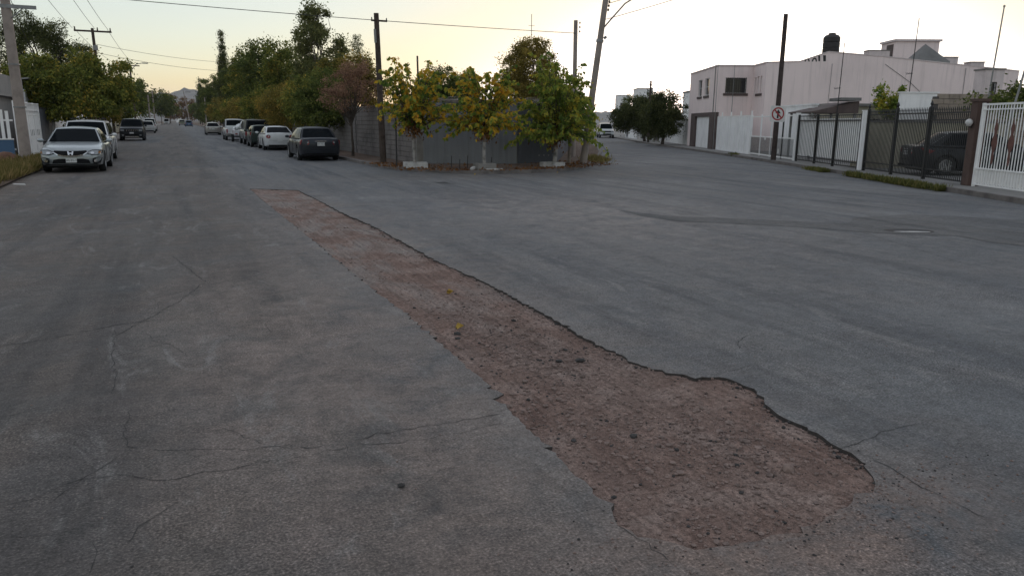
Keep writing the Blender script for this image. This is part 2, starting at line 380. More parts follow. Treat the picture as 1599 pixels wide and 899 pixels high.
# ================================================================== SETTING
# ground sheet
MB().add([(-4200, -4200, -0.16), (4200, -4200, -0.16), (4200, 4200, -0.16), (-4200, 4200, -0.16)], [(0, 1, 2, 3)]).build('ground', M['ground'])['kind'] = 'structure'

LK = -4.2            # left kerb of the main street
RKX = 7.0            # right kerb of the main street
nose = [(7.0, 31.0), (7.02, 28.9), (7.25, 27.0), (7.8, 25.5), (8.7, 24.4), (9.9, 23.8), (11.2, 23.75), (12.4, 24.15), (13.7, 25.0), (14.9, 26.3), (16.1, 27.9)]
rleft = [AB(36.8, 3.24)[:2], AB(45, 4.1)[:2], AB(54.4, 4.75)[:2], AB(95, 5.2)[:2], AB(260, 5.3)[:2]]
rright = [AB(260, 10.4)[:2], AB(95, 10.4)[:2], AB(70, 10.3)[:2], AB(52, 10.9)[:2], AB(38, 11.25)[:2], AB(20, 11.25)[:2], AB(-30, 11.25)[:2]]
outer = [(LK, -30), (LK, 620), (RKX, 620)] + nose + rleft + rright
trench0 = [(1.66, 20.26), (2.10, 20.05), (2.75, 19.51), (2.80, 17.0), (2.82, 14.58), (2.93, 12.0), (2.90, 8.93), (2.98, 7.3), (2.97, 5.79), (2.93, 5.0), (2.95, 4.32), (3.04, 4.13),
           (3.15, 3.94), (3.26, 3.93), (3.37, 3.85), (3.36, 3.62), (3.27, 3.37), (3.20, 3.20), (3.21, 3.01), (3.18, 2.80), (3.17, 2.62), (3.13, 2.50), (3.03, 2.38), (2.86, 2.29), (2.58, 2.19),
           (2.32, 2.14), (2.05, 2.16), (1.86, 2.20), (1.66, 2.37), (1.61, 2.50), (1.68, 2.62), (1.70, 3.3), (1.74, 4.08), (1.80, 4.18), (1.77, 4.3), (1.79, 5.2), (1.80, 6.26), (1.76, 8.0), (1.74, 10.46), (1.70, 14.0), (1.66, 17.5)]
def rough_loop(pts, step=0.05, j=0.014):
    out = []
    for i, p in enumerate(pts):
        q = pts[(i+1) % len(pts)]; d = math.hypot(q[0]-p[0], q[1]-p[1]); n = max(1, int(d/step))
        for k in range(n):
            t = k/n
            out.append((p[0]+(q[0]-p[0])*t + random.gauss(0, j), p[1]+(q[1]-p[1])*t + random.gauss(0, j)))
    return out
trench = rough_loop(trench0)
bm = bmesh.new()
def loop_edges(pts, z=0.0):
    vs_ = [bm.verts.new((p[0], p[1], z)) for p in pts]
    return vs_, [bm.edges.new((vs_[i], vs_[(i+1) % len(vs_)])) for i in range(len(vs_))]
vo, eo = loop_edges(outer); vi, ei = loop_edges(trench)
bmesh.ops.triangle_fill(bm, edges=eo+ei, use_beauty=True, use_dissolve=False, normal=(0, 0, 1))
low = [bm.verts.new((v.co.x + random.gauss(0, .004), v.co.y + random.gauss(0, .004), -0.12)) for v in vi]
for i in range(len(vi)):
    f = bm.faces.new((vi[i], vi[(i+1) % len(vi)], low[(i+1) % len(vi)], low[i])); f.material_index = 1
bmesh.ops.recalc_face_normals(bm, faces=bm.faces[:])
me = bpy.data.meshes.new('road'); bm.to_mesh(me); bm.free()
if me.polygons[0].normal.z < 0: me.flip_normals()
me.materials.append(M['asphalt']); me.materials.append(M['asphalt_edge'])
road = link('road', me); road['kind'] = 'structure'

# value noise for displaced sheets
def vnoise(x, y, seed=0):
    r = np.random.default_rng(seed); g = r.random((64, 64))
    xi = np.floor(x).astype(int); yi = np.floor(y).astype(int); fx = x-xi; fy = y-yi
    fx = fx*fx*(3-2*fx); fy = fy*fy*(3-2*fy)
    a = g[xi % 64, yi % 64]; b = g[(xi+1) % 64, yi % 64]; c = g[xi % 64, (yi+1) % 64]; d = g[(xi+1) % 64, (yi+1) % 64]
    return (a*(1-fx)+b*fx)*(1-fy) + (c*(1-fx)+d*fx)*fy

def trench_z(x, y):
    near = np.clip((y-2.15)/0.55, 0, 1); near = near*near*(3-2*near)
    far = np.clip((20.3-y)/3.0, 0, 1)
    base = -0.007 - 0.009*near*far
    right = np.clip((x-2.2)/0.8, 0, 1)
    base = base - 0.003*right*near*far
    n = (vnoise(x*1.8, y*0.7, 1)-.5)*0.014 + (vnoise(x*6, y*4, 2)-.5)*0.012 + (vnoise(x*22, y*20, 3)-.5)*0.010 + (vnoise(x*13, y*0.9, 4)-.5)*0.012
    return base + n*(0.35+0.65*near)
xs = np.arange(1.45, 3.60, 0.028); ys = np.concatenate([np.arange(1.95, 9, 0.03), np.arange(9, 20.6, 0.09)])
X, Y = np.meshgrid(xs, ys); Z = trench_z(X, Y)
# keep the sheet under the asphalt outside the opening
inside = np.zeros(X.shape, bool); tp = np.array(trench0)
for i in range(len(tp)):
    x1, y1 = tp[i]; x2, y2 = tp[(i+1) % len(tp)]
    if y1 == y2: continue
    c = ((y1 > Y) != (y2 > Y)) & (X < (x2-x1)*(Y-y1)/(y2-y1)+x1)
    inside ^= c
Z = np.where(inside, np.minimum(Z, 0.004), np.minimum(Z, -0.012))
nx, ny = len(xs), len(ys)
idx = np.arange(nx*ny).reshape(ny, nx)
quads = np.stack([idx[:-1, :-1], idx[:-1, 1:], idx[1:, 1:], idx[1:, :-1]], -1).reshape(-1, 4)
me = bpy.data.meshes.new('dirt_patch'); me.from_pydata(np.stack([X.ravel(), Y.ravel(), Z.ravel()], 1).tolist(), [], quads.tolist())
me.polygons.foreach_set('use_smooth', [True]*len(me.polygons)); me.materials.append(M['trench']); me.update()
link('dirt_patch', me)['kind'] = 'structure'

# gravel scattered in the opening (one uncountable mass)
def in_trench(x, y):
    r = False
    for i in range(len(trench0)):
        x1, y1 = trench0[i]; x2, y2 = trench0[(i+1) % len(trench0)]
        if (y1 > y) != (y2 > y) and x < (x2-x1)*(y-y1)/(y2-y1)+x1: r = not r
    return r
ico = [(0,0,1),(.894,0,.447),(.276,.851,.447),(-.724,.526,.447),(-.724,-.526,.447),(.276,-.851,.447),(.724,.526,-.447),(-.276,.851,-.447),(-.894,0,-.447),(-.276,-.851,-.447),(.724,-.526,-.447),(0,0,-1)]
icf = [(0,1,2),(0,2,3),(0,3,4),(0,4,5),(0,5,1),(1,6,2),(2,7,3),(3,8,4),(4,9,5),(5,10,1),(1,10,6),(2,6,7),(3,7,8),(4,8,9),(5,9,10),(6,11,7),(7,11,8),(8,11,9),(9,11,10),(10,11,6)]
def stone_into(mb, x, y, z, r, mi=0):
    a = random.random()*6.28; ca, sa = math.cos(a), math.sin(a); sx, sy, sz = random.uniform(.7, 1.3), random.uniform(.6, 1.1), random.uniform(.4, .8)
    vs_ = []
    for p in ico:
        k = r*random.uniform(.75, 1.15); q = (p[0]*sx*k, p[1]*sy*k, p[2]*sz*k)
        vs_.append((x+q[0]*ca-q[1]*sa, y+q[0]*sa+q[1]*ca, z+q[2]))
    mb.add(vs_, icf, mi)
gv = MB(); cnt = 0
for k in range(520):
    x, y = random.choice([(2.25, 4.75), (2.45, 5.2), (2.15, 4.3), (2.3, 5.7), (2.5, 4.7)]); x += random.gauss(0, .20); y += random.gauss(0, .32)
    if in_trench(x, y):
        r = min(.004+random.expovariate(1/.0042), .024); stone_into(gv, x, y, float(trench_z(np.array(x), np.array(y)))+r*.3, r, 1 if random.random() < .2 else 0)
clusters = [(2.35, 4.9, .35), (2.6, 4.6, .3), (2.2, 5.4, .3), (2.0, 3.7, .3), (2.5, 3.3, .4), (2.2, 2.8, .4), (2.45, 6.2, .4), (2.75, 3.0, .25)]
while cnt < 9500:
    if random.random() < .45:
        c = random.choice(clusters); x = random.gauss(c[0], c[2]*.7); y = random.gauss(c[1], c[2])
    else:
        x = random.uniform(1.6, 3.4); y = 2.1 + 15*random.random()**2.0
    if not in_trench(x, y): continue
    r = min(0.003 + random.expovariate(1/0.0034), 0.026)
    stone_into(gv, x, y, float(trench_z(np.array(x), np.array(y))) + r*.25, r, 1 if random.random() < .07 else 0); cnt += 1
tag(gv.build('trench_gravel', [M['stone'], M['stone_dark']]), 'loose brown gravel strewn over the dirt in the dug-up strip', 'gravel', kind='stuff')
for (x, y, r, dk, lab) in [(2.62, 4.62, .045, 1, 'black asphalt lump lying in the gravelly middle of the dirt strip'), (2.47, 4.66, .032, 1, 'small black asphalt crumb beside the larger lump in the dirt strip'),
                   (0.86, 3.2, .022, 1, 'small dark stone alone on the asphalt left of the dirt strip'), (2.02, 5.62, .028, 1, 'dark stone just beyond the nearer yellow leaf in the dirt strip'),
                   (1.72, 2.86, .018, 0, 'brown pebble at the left asphalt edge near the end of the strip'), (2.72, 2.62, .035, 0, 'brown stone near the right end of the dirt strip')]:
    s = MB(); stone_into(s, 0, 0, 0, r)
    z = float(trench_z(np.array(x), np.array(y))) if in_trench(x, y) else 0.0
    tag(s.build('stone', M['stone_dark'] if dk else M['stone'], loc=(x, y, z+r*.35)), lab, 'stone', 'stones on the road')
rg = MB()
for _ in range(1500):
    if random.random() < .75: x, y = random.gauss(2.45, .55), 2.42 - abs(random.gauss(0, .28)) + .22*abs(random.gauss(0, 1))*(random.random() < .4)
    else: x, y = random.uniform(-1.5, 7), 2 + 16*random.random()**1.6
    if in_trench(x, y): continue
    r = random.uniform(.0025, .008); stone_into(rg, x, y, r*.3, r, 1 if random.random() < .22 else 0)
tag(rg.build('road_grit', [M['stone'], M['stone_dark']]), 'small grit and pebbles scattered over the asphalt', 'grit', kind='stuff')

# crumbled asphalt along the right lip
cr = MB()
for k in range(900):
    y = 2.5+11*random.random()**1.5; xe = max([trench0[i][0]+(trench0[i+1][0]-trench0[i][0])*(y-trench0[i][1])/((trench0[i+1][1]-trench0[i][1]) or 1) for i in range(len(trench0)-1) if min(trench0[i][1], trench0[i+1][1]) <= y <= max(trench0[i][1], trench0[i+1][1])] or [3])
    x = xe-abs(random.gauss(0, .05))-.004
    if not in_trench(x, y): continue
    r = min(.003+random.expovariate(1/.004), .02); stone_into(cr, x, y, float(trench_z(np.array(x), np.array(y)))+r*.3, r, 1 if random.random() < .35 else 0)
tag(cr.build('edge_crumbs', [M['stone'], M['stone_dark']]), 'crumbled asphalt and soil along the right lip of the dirt strip', 'rubble', kind='stuff')

# cracks
def crack(pts, w=0.010, parent=road):
    P = []
    for i in range(len(pts)-1):
        p, q = pts[i], pts[i+1]; d = math.hypot(q[0]-p[0], q[1]-p[1]); n = max(2, int(d/0.05))
        for k in range(n):
            t = k/n; P.append((p[0]+(q[0]-p[0])*t+random.gauss(0, .009), p[1]+(q[1]-p[1])*t+random.gauss(0, .012)))
    P.append(pts[-1])
    mb = MB(); L = []; Rr = []
    for i, p in enumerate(P):
        a = P[max(0, i-1)]; b = P[min(len(P)-1, i+1)]; dx, dy = b[0]-a[0], b[1]-a[1]; l = math.hypot(dx, dy) or 1
        ww = w*.62*random.uniform(.1, 1.0)*(0.35 if i in (0, len(P)-1) else 1)
        L.append((p[0]-dy/l*ww/2, p[1]+dx/l*ww/2, .0025)); Rr.append((p[0]+dy/l*ww/2, p[1]-dx/l*ww/2, .0025))
    n = len(P); mb.add(L+Rr, [(i, n+i, n+i+1, i+1) for i in range(n-1)])
    mb.build('crack', M['crack'], parent)
for c, w in [([(-1.35, 6.59), (-1.1, 6.64), (-0.85, 6.78), (-0.58, 6.92), (-0.29, 6.99)], .016), ([(-0.58, 6.83), (-0.56, 6.18), (-0.49, 5.44), (-0.48, 5.05)], .010),
             ([(-0.39, 4.19), (-0.2, 4.09), (0.02, 4.0), (0.33, 3.9), (0.52, 3.81), (0.79, 3.83), (1.02, 3.86), (1.32, 3.85), (1.67, 3.86)], .011),
             ([(-0.85, 3.72), (-0.7, 3.76), (-0.56, 3.87), (-0.4, 3.87), (-0.17, 3.72), (0.07, 3.71), (0.25, 3.72), (0.44, 3.72), (0.78, 3.74), (1.05, 3.69), (1.34, 3.69), (1.6, 3.73)], .010),
             ([(-0.38, 4.78), (-0.38, 4.37), (-0.34, 4.17), (-0.41, 4.07), (-0.56, 3.83), (-0.64, 3.67)], .009), ([(-0.81, 3.48), (-0.72, 3.39), (-0.6, 3.35)], .008),
             ([(-0.44, 3.26), (-0.42, 3.1), (-0.43, 2.97)], .006), ([(4.19, 4.63), (3.99, 4.50), (3.89, 4.36)], .016), ([(4.19, 4.63), (4.59, 4.5), (5.42, 4.38), (5.65, 4.14)], .006),
             ([(3.29, 3.95), (3.53, 3.96), (3.75, 4.02)], .009), ([(3.15, 2.7), (3.67, 2.77), (4.01, 2.78)], .010), ([(3.22, 2.57), (3.18, 2.22), (3.17, 1.95), (3.23, 1.77)], .012),
             ([(11.58, 11.5), (9.76, 7.74), (9.15, 6.29), (9.06, 5.43)], .018), ([(1.67, 2.16), (1.66, 2.31), (1.62, 2.5)], .008), ([(-0.56, 6.56), (-0.08, 7.68), (0.18, 8.53), (-0.14, 10.35)], .018),
             ([(-0.87, 4.98), (-1.06, 4.95)], .008), ([(-0.32, 6.36), (-0.14, 6.1), (-0.05, 5.8)], .010), ([(-1.11, 14.01), (0.17, 13.99), (0.67, 13.8)], .018),
             ([(-1.58, 8.88), (-1.45, 9.17), (-1.34, 9.69)], .014), ([(6.9, 20.9), (7.3, 19.5), (7.33, 17.45)], .03), ([(5.0, 9.0), (6.6, 8.3), (8.2, 8.0)], .010),
             ([(12.0, 5.8), (10.9, 6.4), (10.2, 7.2), (9.6, 8.6)], .016), ([(0.6, 11.5), (1.1, 10.9), (1.6, 10.8)], .010), ([(-3.0, 16), (-1.9, 15.2), (-1.0, 15.4)], .016)]:
    crack(c, w)
for k in range(46):
    x, y = (random.uniform(-1.4, 1.5), 3+7*random.random()) if k < 26 else (random.uniform(3.4, 8), 3.2+9*random.random())
    a = random.uniform(0, 6.28); pts = [(x, y)]
    for _ in range(random.randint(2, 6)):
        a += random.gauss(0, .55); pts.append((pts[-1][0]+.17*math.cos(a), pts[-1][1]+.17*math.sin(a)))
    if any(1.4 < q[0] < 3.4 for q in pts): continue
    crack(pts, random.uniform(.003, .008))
# darker resurfaced strips and patches
def sheet(name, pts, z, m, parent=None, jit=0.03, step=.35):
    pts = rough_loop(pts, step, jit)
    b = bmesh.new(); vs_ = [b.verts.new((p[0], p[1], z)) for p in pts]
    es = [b.edges.new((vs_[i], vs_[(i+1) % len(vs_)])) for i in range(len(vs_))]
    bmesh.ops.triangle_fill(b, edges=es, use_beauty=True, normal=(0, 0, 1))
    me = bpy.data.meshes.new(name); b.to_mesh(me); b.free()
    if len(me.polygons) and me.polygons[0].normal.z < 0: me.flip_normals()
    me.materials.append(m); return link(name, me, parent)
sheet('asphalt_patch', [(8.13, 13.07), (8.25, 12.32), (8.66, 11.63), (9.57, 10.89), (10.32, 10.23), (10.9, 9.7), (11.71, 10.33), (13.17, 10.24), (13.97, 9.73), (14.6, 8.9), (14.2, 7.6), (12.17, 6.9), (11.37, 6.88), (11.19, 7.33), (11.40, 7.94), (10.58, 8.42), (10.12, 8.9), (9.73, 9.62), (9.06, 10.31), (8.19, 10.99), (7.96, 11.88)], .004, M['asphalt_dark'], road)
sheet('asphalt_patch', [(-3.0, 64), (-1.1, 64), (-1.0, 92), (-2.9, 92)], .004, M['asphalt_dark'], road)
sheet('asphalt_patch', [(6.7, 21.1), (7.1, 20.9), (7.3, 20.2), (6.9, 20.4)], .004, M['crack'], road, .05, .2)
sheet('asphalt_patch', [(-0.2, 30.5), (2.4, 30.3), (2.3, 30.9), (-0.1, 31.1)], .004, M['asphalt_dark'], road)
# open utility box in the road
ph = rs_thing('road_box', 'small open utility box with concrete rim painted pale as if lit in the dark strip at right', 'utility box', 12.56, 6.34, 0.0)
oval = lambda rx, ry, cx_, cy_: [(rx*(1+.05*math.sin(3*t_))*math.cos(t_)+cx_, ry*math.sin(t_)+cy_) for t_ in [2*math.pi*k/24 for k in range(24)]]
mb = MB(); a_, b_ = oval(.40, .25, 0, 0), oval(.31, .17, .02, .03)
mb.add([(x, y, .0065) for x, y in a_]+[(x, y, .0075) for x, y in b_], [(k, (k+1) % 24, 24+(k+1) % 24, 24+k) for k in range(24)]); mb.build('rim', M['asphalt_edge'], ph)
mb = MB(); mb.add([(x, y, .006) for x, y in oval(.312, .172, .02, .03)], [tuple(range(24))]); mb.build('lid', M['darkroom'], ph)  # flat dark oval standing in for the shaded inside of the hole
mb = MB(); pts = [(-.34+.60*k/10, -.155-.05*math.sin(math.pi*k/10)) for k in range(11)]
mb.add([(x, y, .010) for x, y in pts]+[(x, y+.11*math.sin(math.pi*(k+.3)/10.6), .016) for k, (x, y) in enumerate(pts)], [(k, k+1, 12+k, 11+k) for k in range(10)]); mb.build('lit_edge', M['whitewash'], ph)  # pale crescent paints the light on the near rim of the hole

# ---- kerbs and raised ground
def strip_between(name, inner, outer_, z0, z1, m):
    mb = MB(); n = len(inner)
    vs_ = [(p[0], p[1], z1) for p in inner] + [(p[0], p[1], z1) for p in outer_] + [(p[0], p[1], z0) for p in inner] + [(p[0], p[1], z0) for p in outer_]
    fs_ = []
    for i in range(n-1):
        fs_ += [(i, i+1, n+i+1, n+i), (2*n+i, 2*n+i+1, i+1, i), (n+i, n+i+1, 3*n+i+1, 3*n+i)]
    fs_ += [(0, n, 3*n, 2*n), (n-1, 2*n-1, 4*n-1, 3*n-1)]
    mb.add(vs_, fs_)
    o = mb.build(name, m); o['kind'] = 'structure'
    b = bmesh.new(); b.from_mesh(o.data); bmesh.ops.recalc_face_normals(b, faces=b.faces[:]); b.to_mesh(o.data); b.free()
    return o
def offset(poly, d):
    out = []
    for i, p in enumerate(poly):
        a = poly[max(0, i-1)]; b = poly[min(len(poly)-1, i+1)]; dx, dy = b[0]-a[0], b[1]-a[1]; l = math.hypot(dx, dy)
        out.append((p[0]-dy/l*d, p[1]+dx/l*d))
    return out
isl = [(7.0, 620), (7.0, 200), (7.0, 90), (7.0, 60), (7.0, 45), (7.0, 36)] + nose + rleft
isl = [(p[0]+random.gauss(0, .012), p[1]) for p in isl]
strip_between('kerb', isl, offset(isl, .17), -0.15, 0.125, M['kerb'])
ip = offset(isl, .17)
sheet('island_ground', ip, 0.105, M['dirt'], None, 0.0, 1e6)['kind'] = 'structure'
rk = [AB(260, 10.4)[:2], AB(95, 10.4)[:2], AB(70, 10.3)[:2], AB(52, 10.9)[:2], AB(44, 11.1)[:2], AB(38, 11.25)[:2], AB(30, 11.25)[:2], AB(20, 11.25)[:2], AB(-30, 11.25)[:2]]
strip_between('kerb', rk, offset(rk, .15), -0.15, 0.125, M['kerb'])
rk2 = offset(rk, .15)
far_side = [AB(-30, 60)[:2], AB(260, 60)[:2]]
sheet('sidewalk', rk2 + far_side, 0.115, M['slab'], None, 0.0, 1e6)['kind'] = 'structure'
lk = [(LK, 620), (LK, 120), (LK, 60), (LK, 45), (LK, 37), (LK-.02, 31), (LK+.05, 26), (LK+.2, 20), (LK+.3, 10), (LK+.3, -30)]
sheet('verge', [(p[0], p[1]) for p in lk] + [(-60, -30), (-60, 620)], 0.05, M['dirt'], None, 0.0, 1e6)['kind'] = 'structure'
mb = MB(); mb.box(-5.75, 28, 0.0, LK-0.02, 400, 0.125); o = mb.build('sidewalk', M['concrete']); o['kind'] = 'structure'

# ---- hills on the horizon
mb = MB(); n = 420; a0, a1 = -70, 60
def ridge(az):
    tb = [(-70, 70), (-20, 90), (-8, 104), (-4, 98), (-3, 104), (-2, 103), (-1.5, 99), (-1.0, 96), (-.6, 108), (-.2, 101), (.2, 106), (.9, 121), (1.5, 116), (2.4, 112), (5, 95), (12, 60), (60, 40)]
    for (u0_, h0), (u1_, h1) in zip(tb, tb[1:]):
        if az <= u1_: return h0+(h1-h0)*(az-u0_)/(u1_-u0_) + 2.5*math.sin(az*9)+1.5*math.sin(az*23)
    return 40
for i in range(n+1):
    az = a0+(a1-a0)*i/n
    t = rad(az); s, c = math.sin(t), math.cos(t)
    for k, (d, fz) in enumerate([(2300, 0), (2700, .45), (3000, .8), (3200, 1.0), (3700, .5)]):
        hz = ridge(az)*fz*(1+(.03 if k < 3 else 0)*math.sin(az*7+k*2)) - (1.0 if k == 0 else 0)
        mb.v.append((s*d, c*d, hz))
for i in range(n):
    for k in range(4):
        a = i*5+k; mb.f.append((a, a+5, a+6, a+1)); mb.m.append(0)
mb.build('hills', M['hill'], smooth=60)['kind'] = 'structure'

# ---- thin evening haze over everything
hz, nt, b = newmat('haze_air'); nt.nodes.remove(b)
pv = N(nt, 'ShaderNodeVolumePrincipled'); pv.inputs['Color'].default_value = (0.80, 0.84, 0.90, 1); pv.inputs['Density'].default_value = HAZE; pv.inputs['Anisotropy'].default_value = 0.2
nt.links.new(pv.outputs[0], nt.nodes['Material Output'].inputs['Volume'])
haze = MB().box(-4300, -4300, -1.2, 4300, 4300, 150).build('haze', hz); haze['kind'] = 'stuff'; haze['label'] = 'thin pale evening haze in the air'; haze['category'] = 'haze'
# ================================================================== TREES
def leaf_mesh(name, C_, S_, D_, mat, aspect=0.55, fold=0.12):
    """C_ Nx3 leaf bases, S_ N lengths, D_ Nx3 directions; one folded diamond (4 verts, 2 tris) each"""
    n = len(C_); D_ = D_/np.linalg.norm(D_, axis=1, keepdims=True)
    rv = rng.normal(size=(n, 3)); side = np.cross(D_, rv); side /= (np.linalg.norm(side, axis=1, keepdims=True)+1e-9)
    nor = np.cross(D_, side); s = S_[:, None]
    mid = C_ + D_*s*0.45 + nor*s*fold
    V = np.stack([C_, mid+side*s*aspect*.5, C_+D_*s-nor*s*fold*.5, mid-side*s*aspect*.5], 1).reshape(-1, 3)
    k = np.arange(n)*4
    T = np.stack([k, k+1, k+2, k, k+2, k+3], 1).reshape(-1)
    me = bpy.data.meshes.new(name)
    me.vertices.add(n*4); me.vertices.foreach_set('co', V.ravel().astype(np.float32))
    me.loops.add(n*6); me.loops.foreach_set('vertex_index', T.astype(np.int32))
    me.polygons.add(n*2); me.polygons.foreach_set('loop_start', (np.arange(n*2)*3).astype(np.int32))
    me.materials.append(mat); me.update(calc_edges=True); me.validate()
    return me

def branch_path(a, b, wob=.12, n=4, sag=0.0):
    a = Vector(a); b = Vector(b); L = (b-a).length; out = [a]
    for i in range(1, n+1):
        t = i/n; p = a.lerp(b, t)
        if i < n: p += Vector((random.gauss(0, wob*L*.3), random.gauss(0, wob*L*.3), random.gauss(0, wob*L*.2) + sag*L*math.sin(math.pi*t)))
        out.append(p)
    return out

def crown_points(blobs, nclump, shell=.45):
    cs = []; w = np.array([b[3]*b[4]*b[5] for b in blobs])**.75; w = w/w.sum()
    for b, k in zip(blobs, rng.multinomial(nclump, w)):
        d = rng.normal(size=(k, 3)); d /= np.linalg.norm(d, axis=1, keepdims=True)
        r = (shell + (1-shell)*rng.random(k)**.6) * rng.uniform(.82, 1.13, k)
        cs.append(np.array(b[:3]) + d*r[:, None]*np.array(b[3:6]))
    return np.concatenate(cs)

def tree(name, label, loc, blobs, n, leaf, mat, trunk_h, trunk_r, nclump=90, cr=.3, bark='bark', droop=.3, group=None, cat='tree', shell=.4, aspect=.55, nbranch=26, lean=(0, 0), white=0.0, rz=0.0):
    t = thing(name, label, cat, loc, rz, group)
    cc = crown_points(blobs, nclump, shell)
    which = rng.integers(0, len(cc), n)
    csz = rng.uniform(.55, 1.35, len(cc))*cr
    P = cc[which] + rng.normal(size=(n, 3))*csz[which][:, None]*np.array([.6, .6, .5])
    P[:, 2] = np.maximum(P[:, 2], 0.12)
    ctr = np.mean(np.array([b[:3] for b in blobs]), 0)
    out = P-ctr; out /= (np.linalg.norm(out, axis=1, keepdims=True)+1e-6)
    D_ = out*.6 + rng.normal(size=(n, 3))*.7; D_[:, 2] -= droop
    S_ = leaf*rng.uniform(.55, 1.35, n)
    link('crown', leaf_mesh('crown', P, S_, D_, mat, aspect), t)
    mb = MB(); top = Vector((lean[0], lean[1], trunk_h))
    tp_ = [Vector((0, 0, -.1))] + [Vector((lean[0]*k/4+random.gauss(0, .03)*trunk_r*8, lean[1]*k/4+random.gauss(0, .03)*trunk_r*8, trunk_h*k/4)) for k in range(1, 5)]
    mb.tube(tp_, [trunk_r*1.3, trunk_r*1.02, trunk_r*.92, trunk_r*.85, trunk_r*.75], 8)
    if white:
        k = MB(); k.tube([Vector((0, 0, 0)), tp_[1].lerp(tp_[0], .15) if white < trunk_h*.3 else tp_[1], tp_[2].lerp(tp_[1], .2)], [trunk_r*1.36, trunk_r*1.10, trunk_r*1.0], 8)
        k.build('painted_base', M['limewash'], t, smooth=60)
    mb.build('trunk', M[bark], t, smooth=60)
    br = MB()
    sel = rng.choice(len(cc), min(nbranch, len(cc)), replace=False)
    for i in sel:
        c = Vector(cc[i]); h = random.uniform(.62, 1.0)
        a = tp_[3].lerp(tp_[4], (h-.62)/.38) if trunk_h > .5 else top
        p = branch_path(a, c, .16, 4, .08)
        r_ = trunk_r*random.uniform(.28, .5); br.tube(p, [r_, r_*.75, r_*.5, r_*.33, r_*.15], 5, caps=False)
    br.build('limbs', M[bark], t, smooth=60)
    return t

# --- big dark pine-like tree over the houses on the left
tree('pine_tree', 'large dark conifer rising behind the houses at far left', (-8.9, 71, .1), [(-.6, 0, 6.6, 2.6, 2.6, 2.2), (-1.4, .3, 8.4, 1.5, 1.6, 1.4), (1.6, 0, 6.6, 1.6, 1.7, 1.3), (.4, 0, 8.2, 1.3, 1.3, .9), (-2.6, 0, 6.4, 1.3, 1.5, 1.9), (2.9, .4, 7.0, .8, .9, .6), (0, 0, 4.4, 2.6, 2.2, 1.6)],
     38000, .17, M['lf_pine'], 3.4, .22, 260, .48, droop=-.1, aspect=.34, nbranch=40)
# --- street tree over the silver and white cars
tree('street_tree', 'dense green street tree overhanging the white car on the left', (-5.0, 47, .12), [(.3, 0, 3.1, 2.1, 2.4, 1.3), (-1.3, -.5, 3.5, 1.4, 1.5, 1.3), (1.9, .4, 3.1, 1.3, 1.5, 1.1), (.6, 0, 4.3, 1.2, 1.2, .8), (.2, -1, 2.2, 1.9, 1.5, .6), (2.5, 1.0, 4.1, .6, .6, .8)],
     32000, .16, M['lf_street'], 1.9, .13, 210, .34, droop=.35, nbranch=40)
tree('street_tree', 'sparse leafy sapling-like tree standing beyond the dense left street tree', (-4.9, 56, .12), [(0, 0, 4.2, .9, .9, 1.5), (.7, 0, 5.0, .5, .5, .7), (.2, 0, 2.8, 1.3, 1.3, .9)], 5200, .16, M['lf_olive'], 2.4, .09, 60, .28, droop=.3)
for (x, y, h, lab, mt) in [(-6.4, 84, 4.6, 'olive green street tree past the dark off-road car on the left', 'lf_olive'), (-6.6, 104, 5.4, 'darker street tree above the far white cars on the left', 'lf_street'), (-7.5, 150, 8.6, 'tall dark distant tree at the left end of the street', 'lf_dark'),
                           (-8.5, 190, 11, 'broad dark tree far down the left side of the street', 'lf_dark'), (-4.0, 330, 13.5, 'dark tree at the far end of the street, left of the rusty ones', 'lf_dark')]:
    w = h*.36; tree('street_tree', lab, (x, y, .1), [(0, 0, h*.62, w, w, h*.36), (w*.5, 0, h*.5, w*.7, w*.7, h*.25), (-w*.5, .2, h*.55, w*.7, w*.7, h*.3)], 7000, .05*h, M[mt], h*.4, .12, 80, .09*h, group='trees down the left side of the street')

# --- row of low street trees along the right kerb of the main street
row = [(44, 4.7, 1.55, 'lf_dark', 'dark street tree right behind the charcoal sedan'), (50.5, 4.5, 1.6, 'lf_street', 'green street tree behind the white sedan'), (57.5, 4.6, 1.7, 'lf_olive', 'olive street tree behind the dark-windowed pickup'),
       (65.5, 4.6, 1.8, 'lf_olive', 'yellowing street tree beside the white tarped load'), (75, 4.8, 1.9, 'lf_street', 'green street tree past the parked pickups'), (87, 4.6, 2.0, 'lf_olive', 'orange-tinged street tree short of the silver hatchback'),
       (101, 4.8, 2.2, 'lf_olive', 'rounded olive street tree beside the silver hatchback'), (119, 5.2, 2.4, 'lf_street', 'green street tree beyond the silver hatchback'), (140, 5.6, 2.6, 'lf_olive', 'hazy olive street tree toward the distant blue car'), (166, 6.0, 3.0, 'lf_dark', 'small-looking dark street tree near the distant blue car')]
for i, (y, h, w, mt, lab) in enumerate(row):
    x = 7.9 + (.25 if i % 2 else 0)
    tree('street_tree', lab, (x, y, .1), [(0, 0, h*.66, w, w*1.25, h*.30), (-w*.35, -.4, h*.55, w*.8, w, h*.24), (w*.3, .6, h*.70, w*.7, w*.9, h*.28), (0, -.3, h*.42, w*.95, w*1.2, h*.14)], 15000 if y < 70 else 9000, .14 if y < 70 else .20, M[mt], h*.36, .085, 130, .36, group='street trees along the block wall')
# bare reddish tree by the wooden pole
tree('street_tree', 'reddish brown nearly bare street tree left of the wooden pole', (7.75, 36.2, .1), [(0, 0, 3.1, 1.35, 1.4, 1.2), (.4, 0, 4.0, .7, .7, .6), (-.8, 0, 2.7, .9, .9, .7)], 8500, .075, M['lf_red'], 1.7, .06, 90, .20, shell=.2, nbranch=60, droop=.1, group='street trees along the block wall')

